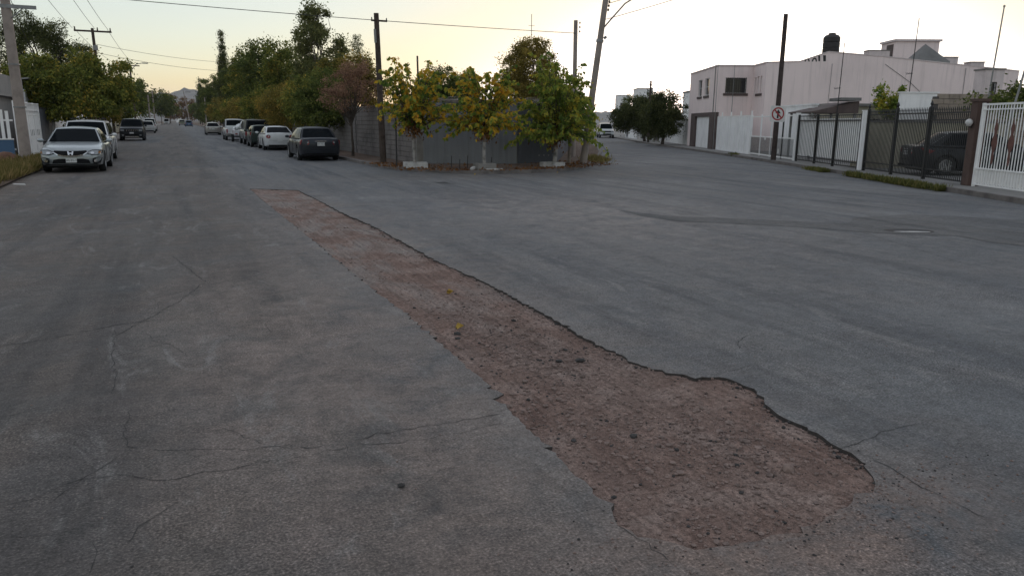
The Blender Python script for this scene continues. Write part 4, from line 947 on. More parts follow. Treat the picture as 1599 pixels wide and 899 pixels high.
# white barred gate at the right edge
t = rs_thing('white_gate', 'white barred gate with rusty ornaments at the right edge', 'gate', 15.2, GB, .115)
L = 21.15-15.2; H_ = 2.22
bm_ = MB().box(-.009, -.009, 0, .009, .009, H_-.13).mesh('bar', M['whitemetal'])
bars(t, bm_, .12, L-.12, .118, 0, .09)
for z, h in ((.045, .045), (.48, .04), (H_-.17, .035), (H_-.045, .05)): MB().box(-.02, .03, z, .02, L-.03, z+h).build('rail', M['whitemetal'], t)
for y in (0, L*.5, L): MB().box(-.035, y-.03, 0, .035, y+.03, H_+.02).build('post', M['whitemetal'], t)
MB().box(.022, .05, .10, .028, L-.05, .47).build('kick_panel', M['whitemetal'], t)
for y in (L-.72, L-1.42, L-2.9, L-3.6):
    k = MB(); prof = [(0, .62), (.03, .66), (.05, .8), (.03, .95), (.08, 1.05), (.12, 1.18), (.10, 1.30), (.04, 1.42), (.05, 1.50), (.075, 1.56), (.06, 1.64), (.02, 1.72), (0, 1.82)]
    pl = [(r, z) for r, z in prof] + [(-r, z) for r, z in prof[-2:0:-1]]
    n_ = len(pl); k.add([(-.028, y+a, z) for a, z in pl] + [(-.014, y+a, z) for a, z in pl], [tuple(range(n_)), tuple(range(2*n_-1, n_-1, -1))] + [(i, n_+i, n_+(i+1) % n_, (i+1) % n_) for i in range(n_)])
    k.build('ornament', M['rust'], t)
# brown pillar with lamp between the gates
t = rs_thing('gate_pillar', 'brown pillar with a round white lamp between the iron gates', 'pillar', 21.42, GB+.05, .115)
m_ = MB().box(-.15, -.16, 0, .15, .16, 2.28).mesh('shaft', M['brickpost']); bevel(m_, .012); link('shaft', m_, t); MB().box(-.18, -.19, 2.282, .18, .19, 2.36).build('cap', M['brickpost'], t)
k = MB(); k.lathe([(.01, -.10), (.06, -.085), (.10, 0), (.085, .06), (.03, .10), (.01, .105)], 12, c=(-.24, 0, 1.72)); k.build('lamp_globe', M['sign_white'], t, smooth=50); MB().tube([(-.15, 0, 1.60), (-.24, 0, 1.60), (-.24, 0, 1.64)], .015, 6).build('lamp_bracket', M['black'], t)
# black spiked fence
t = rs_thing('spiked_fence', 'tall black iron fence with spear points in front of the dark car', 'fence', 21.65, GB, .115)
L = 28.2-21.65; H_ = 2.02
k = MB(); k.box(-.010, -.010, 0, .010, .010, H_+.02); k.add([(-.022, 0, H_+.02), (0, -.022, H_+.02), (.022, 0, H_+.02), (0, .022, H_+.02), (0, 0, H_+.13), (0, 0, H_-.01)], [(0, 1, 4), (1, 2, 4), (2, 3, 4), (3, 0, 4), (1, 0, 5), (2, 1, 5), (3, 2, 5), (0, 3, 5)])
bars(t, k.mesh('picket', M['black']), .10, L-.10, .100, 0, .06, 'picket')
for z in (.07, .30, H_-.24, H_-.03): MB().box(-.018, 0, z, .018, L, z+.04).build('rail', M['black'], t)
for y in (0, L*.34, L*.67, L):
    p_ = MB().box(-.045, y-.045, 0, .045, y+.045, H_+.18).build('post', M['black'], t)
    MB().lathe([(.05, 0), (.025, .03), (.05, .09), (.004, .20)], 8, c=(0, y, H_+.182)).build('finial', M['black'], p_)
# gate of black frames over white slats
for a_, lab in ((28.55, 'white gate post between the two black gates'), (35.6, 'white gate post beside the road sign')):
    tp_ = rs_thing('gate_post', lab, 'post', a_, GB, .115, 'white gate posts'); m_ = MB().box(-.07, -.07, 0, .07, .07, 2.14).mesh('shaft', M['white']); bevel(m_, .008); link('shaft', m_, tp_); MB().box(-.085, -.085, 2.142, .085, .085, 2.18).build('cap', M['white'], tp_)
t = rs_thing('slat_gate', 'black framed gate backed with close white slats', 'gate', 28.68, GB, .115)
L = 35.45-28.68; H_ = 2.06
sl = MB().box(0, -.038, 0, .012, .038, 1.60).mesh('slat', M['whitemetal'])
bars(t, sl, .10, L-.10, .092, .045, .30, 'slat')
rb = MB().box(-.007, -.007, 0, .007, .007, H_-.10).mesh('bar', M['black'])
bars(t, rb, .15, L-.15, .184, -.005, .06)
for z in (.06, .22, H_-.26, H_-.06): MB().box(-.02, 0, z, .02, L, z+.045).build('rail', M['black'], t)
for y, w in ((.035, .035), (L*.36, .05), (L*.66, .05), (L-.035, .035)):
    MB().box(-.045, y-w, 0, .042, y+w, H_+.03).build('post', M['black'], t)
# mesh fence and white top bar behind the sign
t = rs_thing('mesh_fence', 'white framed mesh fence behind the road sign pole', 'fence', 35.8, GB, .115)
L = 42.95-35.8; H_ = 2.05
for y in (.03, L*.25, L*.5, L*.75, L-.03): MB().box(-.03, y-.03, 0, .03, y+.03, H_+.12).build('post', M['white'] if y != L*.25 else M['black'], t)
for z in (.05, .98, H_-.02): MB().box(-.025, 0, z, .025, L, z+.06).build('rail', M['whitemetal'], t)
bars(t, MB().box(-.006, -.006, 0, .006, .006, .86).mesh('bar', M['galv']), .08, L-.08, .075, 0, .115)
mb = MB().box(-.035, -.10, 0, -.030, .10, .22); mb.build('notice', M['sign_white'], t, loc=(0, L*.30, .25)); MB().box(-.035, -.13, 0, -.030, .13, .16).build('notice', M['sign_white'], t, loc=(0, L*.62, .86))
# white panel fence
t = rs_thing('panel_fence', 'plain white panel fence left of the mesh fence', 'fence', 43.15, GB, .115)
L = 50.9-43.15; n_ = 7
for i in range(n_):
    MB().box(0, i*L/n_+.012, .10, .03, (i+1)*L/n_-.012, 2.10).build('panel', M['white'], t); MB().box(-.012, i*L/n_+.10, .52, -.001, (i+1)*L/n_-.10, .56).build('rib', M['white'], t)
for i in range(n_+1): MB().box(-.02, i*L/n_-.03, 0, .05, i*L/n_+.03, 2.14 if i % 2 else 2.40).build('post', M['whitemetal'], t)
MB().box(-.012, 0, 2.102, .042, L, 2.16).build('rail', M['whitemetal'], t); MB().box(-.03, 0, 0, .06, L, .098).build('plinth', M['white'], t)

# ---- pink two-storey house: local origin at its street corner, x away from street, y along street
ph_ = rs_thing('pink_house', 'pink two storey house with brown garage surround and long blank side wall', 'house', 51.72, GB, .115)
def wall_with_holes(plane, u0_, u1_, z0, z1, holes, off, th, m, parent, name='wall', flip=False):
    """plane 'x': wall lies at x=off facing -x, u is y; plane 'y': wall at y=off facing -y, u is x. Real openings."""
    us = sorted({u0_, u1_, *[h[0] for h in holes], *[h[1] for h in holes]}); zs = sorted({z0, z1, *[h[2] for h in holes], *[h[3] for h in holes]})
    mb = MB()
    solid = lambda i, j: 0 <= i < len(us)-1 and 0 <= j < len(zs)-1 and not any(h[0] <= (us[i]+us[i+1])/2 <= h[1] and h[2] <= (zs[j]+zs[j+1])/2 <= h[3] for h in holes)
    P = (lambda u, d, z: (off+d, u, z)) if plane == 'x' else (lambda u, d, z: (u, off+d, z))
    for i in range(len(us)-1):
        for j in range(len(zs)-1):
            if not solid(i, j): continue
            a, b_, c, e = us[i], us[i+1], zs[j], zs[j+1]
            mb.add([P(a, 0, c), P(b_, 0, c), P(b_, 0, e), P(a, 0, e)], [(0, 1, 2, 3)]); mb.add([P(a, th, c), P(b_, th, c), P(b_, th, e), P(a, th, e)], [(3, 2, 1, 0)])
            for (di, dj, q) in ((-1, 0, [P(a, 0, c), P(a, th, c), P(a, th, e), P(a, 0, e)]), (1, 0, [P(b_, 0, c), P(b_, 0, e), P(b_, th, e), P(b_, th, c)]), (0, -1, [P(a, 0, c), P(b_, 0, c), P(b_, th, c), P(a, th, c)]), (0, 1, [P(a, 0, e), P(a, th, e), P(b_, th, e), P(b_, 0, e)])):
                if not solid(i+di, j+dj): mb.add(q, [(0, 1, 2, 3)])
    o = mb.build(name, m, parent)
    b2 = bmesh.new(); b2.from_mesh(o.data); bmesh.ops.remove_doubles(b2, verts=b2.verts[:], dist=1e-5); bmesh.ops.recalc_face_normals(b2, faces=b2.faces[:]); b2.to_mesh(o.data); b2.free()
    return o
zt = 5.42
# front over the garage (y 0..9.0 along street)
wall_with_holes('x', 0, 8.8, 2.45, zt, [(4.55, 5.75, 3.62, 4.80), (2.30, 3.65, 3.62, 4.80)], 0.0, .2, M['pink'], ph_)
def window(parent, plane, u0_, u1_, z0, z1, off, nu, nv, sill=True, bar='black', frame='white'):
    P = (lambda u, d, z: (off+d, u, z)) if plane == 'x' else (lambda u, d, z: (u, off+d, z))
    def bx(mb, ua, da, za, ub, db, zb_):
        p, q = P(ua, da, za), P(ub, db, zb_); return mb.box(min(p[0], q[0]), min(p[1], q[1]), za, max(p[0], q[0]), max(p[1], q[1]), zb_)
    w = bx(MB(), u0_, .13, z0, u1_, .15, z1).build('window', M['glass'], parent)
    k = MB(); t_ = .05
    for a in ((u0_, z0, u1_, z0+t_), (u0_, z1-t_, u1_, z1), (u0_, z0+t_+.001, u0_+t_, z1-t_-.001), (u1_-t_, z0+t_+.001, u1_, z1-t_-.001)): bx(k, a[0], .10, a[1], a[2], .128, a[3])
    k.build('frame', M[frame], w)
    if nu:
        k = MB()
        for i in range(nu+1): u_ = u0_+.03+(u1_-u0_-.06)*i/nu; bx(k, u_-.012, .03, z0, u_+.012, .05, z1)
        for j in range(nv+1): z_ = z0+.03+(z1-z0-.06)*j/nv; bx(k, u0_, .052, z_-.012, u1_, .07, z_+.012)
        k.build('security_bars', M[bar], w)
    if sill: bx(MB(), u0_-.12, -.06, z0-.16, u1_+.12, .09, z0-.002).build('sill', M['brown'], w)
window(ph_, 'x', 4.55, 5.75, 3.62, 4.80, 0, 1, 2, bar='white'); window(ph_, 'x', 2.30, 3.65, 3.62, 4.80, 0, 1, 2, bar='white')
# garage surround and door
MB().box(-.10, .0, 0, .25, 1.25, 2.448).build('garage_pillar', M['brown'], ph_); MB().box(-.10, 5.85, 0, .25, 7.3, 2.448).build('garage_pillar', M['brown'], ph_); MB().box(-.10, 1.252, 2.2, .25, 5.848, 2.448).build('garage_lintel', M['brown'], ph_)
gd = MB().box(.06, 1.255, 0, .10, 5.845, 2.196).build('garage_door', M['white'], ph_)
for i in range(5): MB().box(.045, 1.30, .06+i*.425, .058, 5.80, .06+i*.425+.36).build('panel', M['white'], gd)
MB().box(.0, 7.302, 0, .2, 8.8, 2.449).build('wall', M['pink'], ph_)
# side face of the front part with the barred window
SB = 14.62-GB
wall_with_holes('y', .202, SB, 0, zt, [(.55, 1.95, 3.68, 4.68)], 0.0, .2, M['pink'], ph_); window(ph_, 'y', .55, 1.95, 3.68, 4.68, 0, 9, 5)
# set-back street face and long side wall
ya = 48.96-51.72
wall_with_holes('x', ya+.202, -.002, 0, zt, [(-1.35, -.95, 3.62, 4.70), (-2.0, -1.6, 3.62, 4.70), (-.75, -.40, 3.50, 4.66)], SB, .2, M['pink'], ph_)
for u_ in ((-1.35, -.95), (-2.0, -1.6)): window(ph_, 'x', u_[0], u_[1], 3.62, 4.70, SB, 0, 0)
window(ph_, 'x', -.75, -.40, 3.50, 4.66, SB, 0, 0, False)
# side wall with its stepped and sloping top
prof = [(SB, 0), (30.2-GB, 0), (30.2-GB, 5.02), (27.35-GB, 5.30), (21.7-GB, 5.84), (18.36-GB, 6.09), (16.64-GB, 5.50), (SB, 5.44)]
k = MB(); n_ = len(prof); k.add([(x, ya, z) for x, z in prof] + [(x, ya+.2, z) for x, z in prof], [tuple(range(n_)), tuple(range(2*n_-1, n_-1, -1))] + [(i, n_+i, n_+(i+1) % n_, (i+1) % n_) for i in range(n_)])
k.build('side_wall', M['pink'], ph_)
k = MB()
for i in range(2, n_-1):
    (x0, z0), (x1, z1) = prof[i], prof[i+1]
    k.add([(x0, ya-.03, z0+.002), (x1, ya-.03, z1+.002), (x1, ya+.25, z1+.002), (x0, ya+.25, z0+.002), (x0, ya-.03, z0+.06), (x1, ya-.03, z1+.06), (x1, ya+.25, z1+.06), (x0, ya+.25, z0+.06)], [(0, 1, 2, 3), (7, 6, 5, 4), (0, 4, 5, 1), (2, 6, 7, 3)])
k.build('coping', M['pinkroof'], ph_)
MB().box(-.05, -.05, zt+.002, SB-.01, .22, zt+.09).build('coping', M['pinkroof'], ph_); MB().box(-.05, .222, zt+.002, .25, 8.85, zt+.09).build('coping', M['pinkroof'], ph_); MB().box(SB-.05, ya+.26, zt+.003, SB+.22, -.052, zt+.088).build('coping', M['pinkroof'], ph_)
MB().box(.21, .21, 5.05, 17.9, 8.6, 5.15).build('roof', M['roof_grey'], ph_); MB().box(2.6, 8.62, 0, 17.9, 8.8, 5.1).build('wall', M['pink'], ph_); MB().box(17.75, ya+.21, 0, 17.94, 8.6, 5.0).build('wall', M['pink'], ph_); MB().box(SB+.22, ya+.22, 4.9, 17.7, .2, 5.0).build('roof', M['roof_grey'], ph_)
# conduits on the pink wall
MB().tube([(18.0-GB+.6, ya-.03, 2.3), (18.0-GB+.65, ya-.03, 5.4)], .012, 5).build('conduit', M['galv'], ph_); MB().tube([(26.9-GB, ya-.03, 3.0), (26.9-GB, ya-.03, 5.2)], .015, 5).build('conduit', M['galv'], ph_); MB().tube([(21.9-GB, ya-.03, 5.4), (23.6-GB, ya-.03, 4.3), (24.9-GB, ya-.03, 3.2)], .012, 5).build('cable', M['wire'], ph_)
MB().tube([(-.03, .6, 0), (-.03, .6, 5.6)], .03, 6).build('downpipe', M['galv'], ph_)
# painted black lettering cut off by the lower parapet
for x0, w, h, kind in ((16.95, .26, .20, 'o'), (17.40, .26, .24, 'o'), (17.78, .10, .34, 'l'), (18.08, .16, .36, 'l')):
    k = MB(); xx = x0-GB
    if kind == 'o':
        P = [(math.cos(math.pi*i/10), math.sin(math.pi*i/10)) for i in range(11)]
        o_ = [(xx+w/2+c*w*.62, 5.52+s*h) for c, s in P]; i_ = [(xx+w/2+c*w*.30, 5.52+s*h*.6) for c, s in P]
        k.add([(x, ya-.006, z) for x, z in o_+i_], [(i, i+1, 12+i, 11+i) for i in range(10)])
    else: k.add([(xx, ya-.006, 5.52+.02), (xx+w, ya-.006, 5.54), (xx+w*.8, ya-.006, 5.54+h), (xx-.05, ya-.006, 5.54+h)], [(0, 1, 2, 3)])
    k.build('letter', M['black'], ph_)
# ---- things on the pink roof
t = rs_thing('water_tank', 'dark brown plastic water tank on the pink roof', 'water tank', 53.0, 20.0, 6.45)
MB().lathe([(.52, 0), (.54, .05), (.54, .35), (.51, .38), (.54, .41), (.54, .72), (.51, .75), (.54, .78), (.54, 1.05), (.42, 1.2), (.22, 1.26)], 20).build('body', M['tank'], t, smooth=35); MB().lathe([(.23, 1.262), (.23, 1.33), (.2, 1.35)], 14).build('lid', M['tank'], t)
m_ = MB().box(-.6, -.6, -1.3, .6, .6, -.001).mesh('base', M['pink']); link('base', m_, t)
t = rs_thing('roof_room', 'small pink rooftop room with overhanging flat roof', 'rooftop room', 55.0, 25.2, 5.155)
MB().box(0, 0, 0, 3.0, 2.2, 2.36).build('wall', M['pink'], t); MB().box(-.12, -.12, 2.362, 3.12, 2.3, 2.50).build('roof', M['pinkroof'], t); MB().box(-.02, .3, 0, -.003, 1.3, 2.2).build('door', M['brown'], t)
t = rs_thing('skylight', 'dark slate pyramid skylight on the pink roof', 'skylight', 50.6, 25.2, 5.005)
MB().add([(-1.0, -.9, .80), (1.0, -.9, .80), (1.0, .9, .80), (-1.0, .9, .80), (-.15, 0, 1.90)], [(0, 1, 4), (1, 2, 4), (2, 3, 4), (3, 0, 4)]).build('pane', M['roof_grey'], t); MB().box(-1.05, -.95, 0, 1.05, .95, .798).build('frame', M['galv'], t)
for a_, b_, w, h, lab in ((53.5, 23.3, 1.4, 1.45, 'low pale box beside the water tank on the pink roof'), (52.4, 27.5, 1.0, .95, 'low pale box right of the skylight on the pink roof'), (52.4, 29.3, .9, .65, 'small air cooler box at the right end of the pink roof')):
    t = rs_thing('roof_box', lab, 'roof box', a_, b_, 5.155, 'boxes on the pink roof')
    hh = h+.1; MB().box(-w/2, -.4, 0, w/2, .4, hh).build('body', M['pinkroof'], t); MB().box(-w/2-.04, -.44, hh+.002, w/2+.04, .44, hh+.05).build('lid', M['concrete'], t)
    for i in range(4): MB().box(-w/2+.08, -.412, .1+i*.1, w/2-.08, -.402, .16+i*.1).build('louvre', M['concrete'], t)
# ---- low buildings and walls in the yards behind the gates
t = rs_thing('yard_wall', 'white yard wall behind the mesh fence', 'wall', 44.5, GB+2.0, .115); MB().box(-.1, -5.5, 0, .1, 0, 2.62).build('wall', M['white'], t); MB().box(-.14, -5.55, 2.622, .14, .05, 2.70).build('coping', M['white'], t)
t = rs_thing('carport', 'sloping brown carport roof behind the white slat gate', 'carport', 36.4, 13.1, .115)
k = MB(); k.add([(0, 0, 2.2), (2.2, 0, 2.2), (2.2, 3.2, 2.2), (0, 3.2, 2.2), (0, 0, 2.26), (2.2, 0, 2.75), (2.2, 3.2, 2.75), (0, 3.2, 2.26)], [(0, 1, 2, 3), (7, 6, 5, 4), (0, 4, 5, 1), (1, 5, 6, 2), (2, 6, 7, 3), (3, 7, 4, 0)]); k.build('roof', M['brown'], t)
for x, y in ((.1, .1), (2.1, .1), (.1, 3.0), (2.1, 3.0)): MB().box(x-.05, y-.05, 0, x+.05, y+.05, 2.198).build('post', M['galv'], t)
MB().box(1.25, -.2, 2.76, 2.2, 1.2, 2.90).build('tank_box', M['roof_grey'], t)
t = rs_thing('low_house', 'low cream house behind the black gates', 'house', 40.5, 15.6, .115)
wall_with_holes('y', 0, 9.0, 0, 2.62, [(1.2, 2.6, .9, 2.0), (5.6, 6.5, 0, 2.05)], 0, .18, M['cream'], t); window(t, 'y', 1.2, 2.6, .9, 2.0, 0, 5, 3); MB().box(5.62, .08, 0, 6.48, .12, 2.04).build('door', M['brown'], t)
wall_with_holes('x', .182, 5.0, 0, 2.62, [], 0, .18, M['cream'], t); MB().box(-.15, -.15, 2.622, 9.2, 5.2, 2.76).build('roof', M['concrete'], t)
t = rs_thing('yard_wall', 'white block of wall between the sapling and the tan wall', 'wall', 36.0, 17.0, .115); MB().box(0, 0, 0, 1.7, .2, 3.12).build('wall', M['white'], t); MB().box(-.04, -.04, 3.122, 1.74, .24, 3.18).build('coping', M['white'], t)
t = rs_thing('tan_wall', 'tan block wall with uneven top behind the spiked fence', 'wall', 31.5, 16.2, .115)
MB().box(.02, .02, 0, 8.2, .16, 2.80).build('mortar_core', M['mortar'], t)
tb = bevel(MB().box(0, 0, 0, .395, .18, .195).mesh('block', M['tan']), .008); 
for r in range(14):
    x = -.2*(r % 2)+.0
    while x < 7.9:
        if not (r == 13 and random.random() < .35): link('block', tb, t, (max(x, .0), random.uniform(-.004, .006), .005+r*.2085)) if x >= 0 else None
        x += .409
t = rs_thing('carport_wall', 'cream side wall of the yard behind the dark car', 'wall', 30.2, GB+.4, .115); MB().box(0, 0, 0, 6.0, .15, 1.75).build('wall', M['cream'], t); MB().box(0, -.03, 1.752, 6.0, .18, 1.82).build('coping', M['concrete'], t)
t = rs_thing('brown_house', 'narrow pinkish house block before the pink wall at far right', 'house', 40.5, 23.3, .115)
wall_with_holes('y', 0, .95, 0, 4.5, [(.3, .65, 3.3, 3.9)], 0, .2, M['pinkroof'], t); window(t, 'y', .3, .65, 3.3, 3.9, 0, 2, 2); wall_with_holes('x', .202, 1.0, 0, 4.5, [], 0, .2, M['pinkroof'], t); MB().box(-.05, -.05, 4.502, 1.0, 1.05, 4.58).build('roof', M['concrete'], t)
t = rs_thing('rear_wall', 'plain cream wall at the back of the yards on the right', 'wall', 14, 22.0, .115); MB().box(0, 0, 0, .2, 17, 2.1).build('wall', M['cream'], t); MB().box(-.03, 0, 2.102, .23, 17, 2.16).build('coping', M['concrete'], t)
# ---- antennas
def antenna(label, base, top, yagi=True, r=.022):
    t = thing('antenna_mast', label, 'antenna', base, -TH, 'antenna masts on the right'); Ln = top[2]-base[2]
    dx = Vector(top)-Vector(base); dx.rotate(Matrix.Rotation(TH, 3, 'Z')); MB().tube([(0, 0, 0), dx*.5, dx], [r*1.2, r, r*.8], 6).build('mast', M['galv'] if not yagi else M['black'], t)
    if yagi:
        MB().tube([dx*.62+Vector((-.26, 0, -.02)), dx*.62+Vector((.04, 0, .03))], .011, 5).build('boom', M['black'], t)
        for k in range(4): MB().tube([dx*.62+Vector((-.24+.08*k, -.07, .0)), dx*.62+Vector((-.24+.08*k, .09, .06))], .009, 4).build('element', M['black'], t)
    else: MB().lathe([(r*1.6, 0), (r*1.6, .05), (.003, .08)], 6, c=tuple(dx)).build('tip', M['galv'], t)
    return t
antenna('short antenna mast rising from the carport before the pink wall', AB(36.3, 14.25, .115), AB(36.3, 14.3, 5.45))
antenna('tall antenna mast in front of the skylight', AB(36.3, 17.45, .115), AB(36.3, 17.55, 6.55))
antenna('thin pale mast on the tan wall near the right edge', AB(31.2, 18.1, .115), AB(31.2, 18.3, 6.3), False, .03)
antenna('thin pale tilted mast behind the white barred gate', AB(21.6, 13.0, .115), AB(21.4, 13.7, 5.6), False, .028)
antenna('thin rod beside the barred window of the pink house', AB(51.2, 13.2, 2.3), AB(51.2, 13.2, 5.7), False, .02)
antenna('thin rod at the street corner of the pink house', AB(50.9, 12.05, .1), AB(50.9, 12.05, 5.5), False, .02)
# ---- road sign on its pole
t = rs_thing('sign_pole', 'dark rusty pole carrying the no straight ahead sign', 'sign', 36.1, 11.42, .115)
MB().tube([(0, 0, -.2), (.03, .02, 3), (.03, 0, 6.55)], [.125, .11, .095], 10).build('shaft', M['pole_sign'], t, smooth=60)
fa = rad(180+12)   # the plate looks back toward the junction
plate = MB(); w = .36
P = []
for cx_, cz_, a0_ in ((w-.06, w-.06, 0), (-w+.06, w-.06, 90), (-w+.06, -w+.06, 180), (w-.06, -w+.06, 270)):
    for k in range(5): a = rad(a0_+22.5*k); P.append((cx_+.06*math.cos(a), cz_+.06*math.sin(a)))
n_ = len(P); plate.add([(x, -.0, z) for x, z in P]+[(x, .012, z) for x, z in P], [tuple(range(n_)), tuple(range(2*n_-1, n_-1, -1))]+[(i, (i+1) % n_, n_+(i+1) % n_, n_+i)[::-1] for i in range(n_)])
so = plate.build('sign_plate', M['sign_white'], t, loc=(.0, -.145, 2.13)); so.rotation_euler = (0, rad(2), rad(6))
def flat(mb, pts, y): mb.add([(x, y, z) for x, z in pts], [tuple(range(len(pts)))])
k = MB(); R1, R0 = .30, .235
ro = [(R1*math.cos(rad(10*i)), R1*math.sin(rad(10*i))) for i in range(36)]; ri = [(R0*math.cos(rad(10*i)), R0*math.sin(rad(10*i))) for i in range(36)]
k.add([(x, -.004, z) for x, z in ro+ri], [(i, (i+1) % 36, 36+(i+1) % 36, 36+i) for i in range(36)]); k.build('red_ring', M['red'], so)
k = MB(); flat(k, [(-.045, -.20), (.045, -.20), (.045, .02), (.13, .02), (0, .20), (-.13, .02), (-.045, .02)], -.005); k.build('arrow', M['black'], so)
k = MB(); c = math.cos(rad(-45)); flat(k, [(-.19, .14), (-.14, .19), (.19, -.14), (.14, -.19)], -.008); k.build('slash', M['red'], so)

# ---- farther along the right street
t = rs_thing('far_wall', 'off-white wall past the pink house garage', 'wall', 60.7, GB+.35, .115)
for i in range(5): MB().box(0, i*2.3+.01, .0, .15, (i+1)*2.3-.01, 2.0).build('panel', M['white'], t)
MB().box(-.04, 0, 2.002, .19, 11.5, 2.08).build('coping', M['white'], t)
t = rs_thing('grey_house', 'low grey house behind the off-white wall', 'house', 61.5, GB+2.5, .115); wall_with_holes('y', 0, 8, 0, 3.0, [(1, 2.4, 1, 2.2)], 0, .2, M['grey_wall'], t); wall_with_holes('x', .202, 9, 0, 3.0, [(2, 3.4, 1, 2.2)], 0, .2, M['grey_wall'], t); window(t, 'y', 1, 2.4, 1, 2.2, 0, 4, 3); window(t, 'x', 2, 3.4, 1, 2.2, 0, 4, 3); MB().box(-.2, -.2, 3.002, 8.2, 9.2, 3.14).build('roof', M['concrete'], t)
t = rs_thing('iron_fence', 'dark iron fence beyond the bushy tree on the right street', 'fence', 73.0, GB, .115)
bars(t, MB().box(-.012, -.012, 0, .012, .012, 1.95).mesh('bar', M['black']), .1, 12.9, .20, 0, .05)
for z in (.1, 1.0, 1.9): MB().box(-.02, 0, z, .02, 13, z+.05).build('rail', M['black'], t)
for y in (0, 4.3, 8.6, 13): MB().box(-.12, y-.12, 0, .12, y+.12, 2.1).build('post', M['white'], t)
t = rs_thing('white_gateway', 'white gate wall near the far pickup on the right street', 'wall', 86.5, GB-.6, .115); MB().box(0, 0, 0, .2, 6, 2.3).build('wall', M['white'], t); MB().box(-.03, 6.01, 0, .23, 6.4, 2.5).build('post', M['white'], t); MB().box(.05, 6.41, .1, .1, 8.6, 2.2).build('gate_leaf', M['sheet_dark'], t); MB().box(-.03, 8.62, 0, .23, 9.0, 2.5).build('post', M['white'], t)
for a_, b_, w, d_, h, lab in ((300, 33.0, 5, 9, 12.6, 'distant white block building at the end of the right street'), (200, 27.0, 4, 8, 10.6, 'distant pale two storey building behind the dark trees'), (95, 19.6, 1.2, 6, 5.6, 'pale narrow house top left of the pink house'), (118, 15.0, 8, 7, 3.2, 'low white house behind the far pickup')):
    t = rs_thing('distant_house', lab, 'building', a_, b_, .115, 'distant houses of the right street')
    holes = [(w*.2, w*.42, h*.62, h*.78), (w*.58, w*.8, h*.62, h*.78)]
    wall_with_holes('y', 0, w, 0, h, holes, 0, .2, M['white'], t); wall_with_holes('x', .202, d_, 0, h, [], 0, .2, M['white'], t); MB().box(-.1, -.1, h+.002, w+.1, d_+.1, h+.2).build('roof', M['concrete'], t)
    MB().box(w-.2, .203, 0, w, d_, h-.002).build('wall', M['white'], t)
    for q in holes: window(t, 'y', *q, 0, 0, 0, False)

# ---- left side houses and gate
t = thing('white_gate', 'white sheet and bar gate behind the concrete pole at left', 'gate', (-5.92, 36.9, .1), 0)
L = 6.1; H_ = 2.32
for i in range(4):
    y = .04+i*(L-.08)/4; w = (L-.08)/4
    MB().box(.0, y+.03, .08, .015, y+w-.03, 1.75).build('panel', M['whitemetal'], t)
    for k in range(3): MB().box(.016, y+.22+k*.42, .85, .022, y+.30+k*.42, 1.12).build('cutout', M['darkroom'], t)
bars(t, MB().box(-.008, -.008, 0, .008, .008, .50).mesh('bar', M['whitemetal']), .1, L-.1, .118, .01, 1.80)
for z in (.02, 1.755, 1.95, H_-.06): MB().box(-.02, 0, z, .035, L, z+.045).build('rail', M['whitemetal'], t)
for i in range(5): y = i*L/4; MB().box(-.03, y-.03, 0, .05, y+.03, H_).build('post', M['whitemetal'], t)
# house behind it
t = thing('left_house', 'grey flat-roofed house with deep parapet at the left edge', 'house', (-6.8, 38.4, .1), 0)
wm_ = wall_with_holes('y', -9.0, 0, 0, 2.55, [(-1.9, -.8, .9, 2.0)], 0, .2, M['grey_wall'], t); window(t, 'y', -1.9, -.8, .9, 2.0, 0, 4, 3)
k = MB(); k.box(-.2, .202, 0, 0, 5.0, 2.55); k.build('wall', M['grey_wall'], t)
MB().box(-9.2, -.3, 2.552, .30, 5.2, 3.45).build('parapet', M['grey_wall'], t)
t = thing('left_shed', 'small shed with pale sloping sheet roof behind the left gate', 'shed', (-7.6, 45.2, .1), 0)
MB().box(-2.6, 0, 0, .9, 4.0, 3.05).build('wall', M['white'], t)
k = MB(); k.add([(-2.9, -.3, 3.07), (1.2, -.3, 3.55), (1.2, 4.3, 3.55), (-2.9, 4.3, 3.07), (-2.9, -.3, 3.13), (1.2, -.3, 3.62), (1.2, 4.3, 3.62), (-2.9, 4.3, 3.13)], [(0, 3, 2, 1), (4, 5, 6, 7), (0, 1, 5, 4), (1, 2, 6, 5), (2, 3, 7, 6), (3, 0, 4, 7)]); k.build('roof', M['galv'], t)
t = thing('dark_gate', 'dark green sheet gate beyond the white gate on the left', 'gate', (-5.95, 43.3, .1), 0)
for i in range(3): MB().box(0, i*1.3+.02, .05, .03, (i+1)*1.3-.02, 2.1).build('panel', M['sheet_dark'], t)
MB().box(-.03, 0, 2.102, .05, 3.9, 2.16).build('rail', M['black'], t)
t = thing('left_wall', 'white street wall under the left street tree', 'wall', (-6.0, 47.6, .1), 0)
for i in range(7): MB().box(0, i*2.5+.01, 0, .18, (i+1)*2.5-.01, 2.25).build('panel', M['white'], t)
MB().box(-.03, 0, 2.252, .21, 17.5, 2.33).build('coping', M['concrete'], t)
t = thing('left_wall', 'reddish brick-coloured street wall beyond the white one on the left', 'wall', (-6.0, 65.6, .1), 0)
for i in range(8): MB().box(0, i*2.5+.01, 0, .18, (i+1)*2.5-.01, 2.4).build('panel', M['clay'], t)
MB().box(-.03, 0, 2.402, .21, 20, 2.48).build('coping', M['concrete'], t)
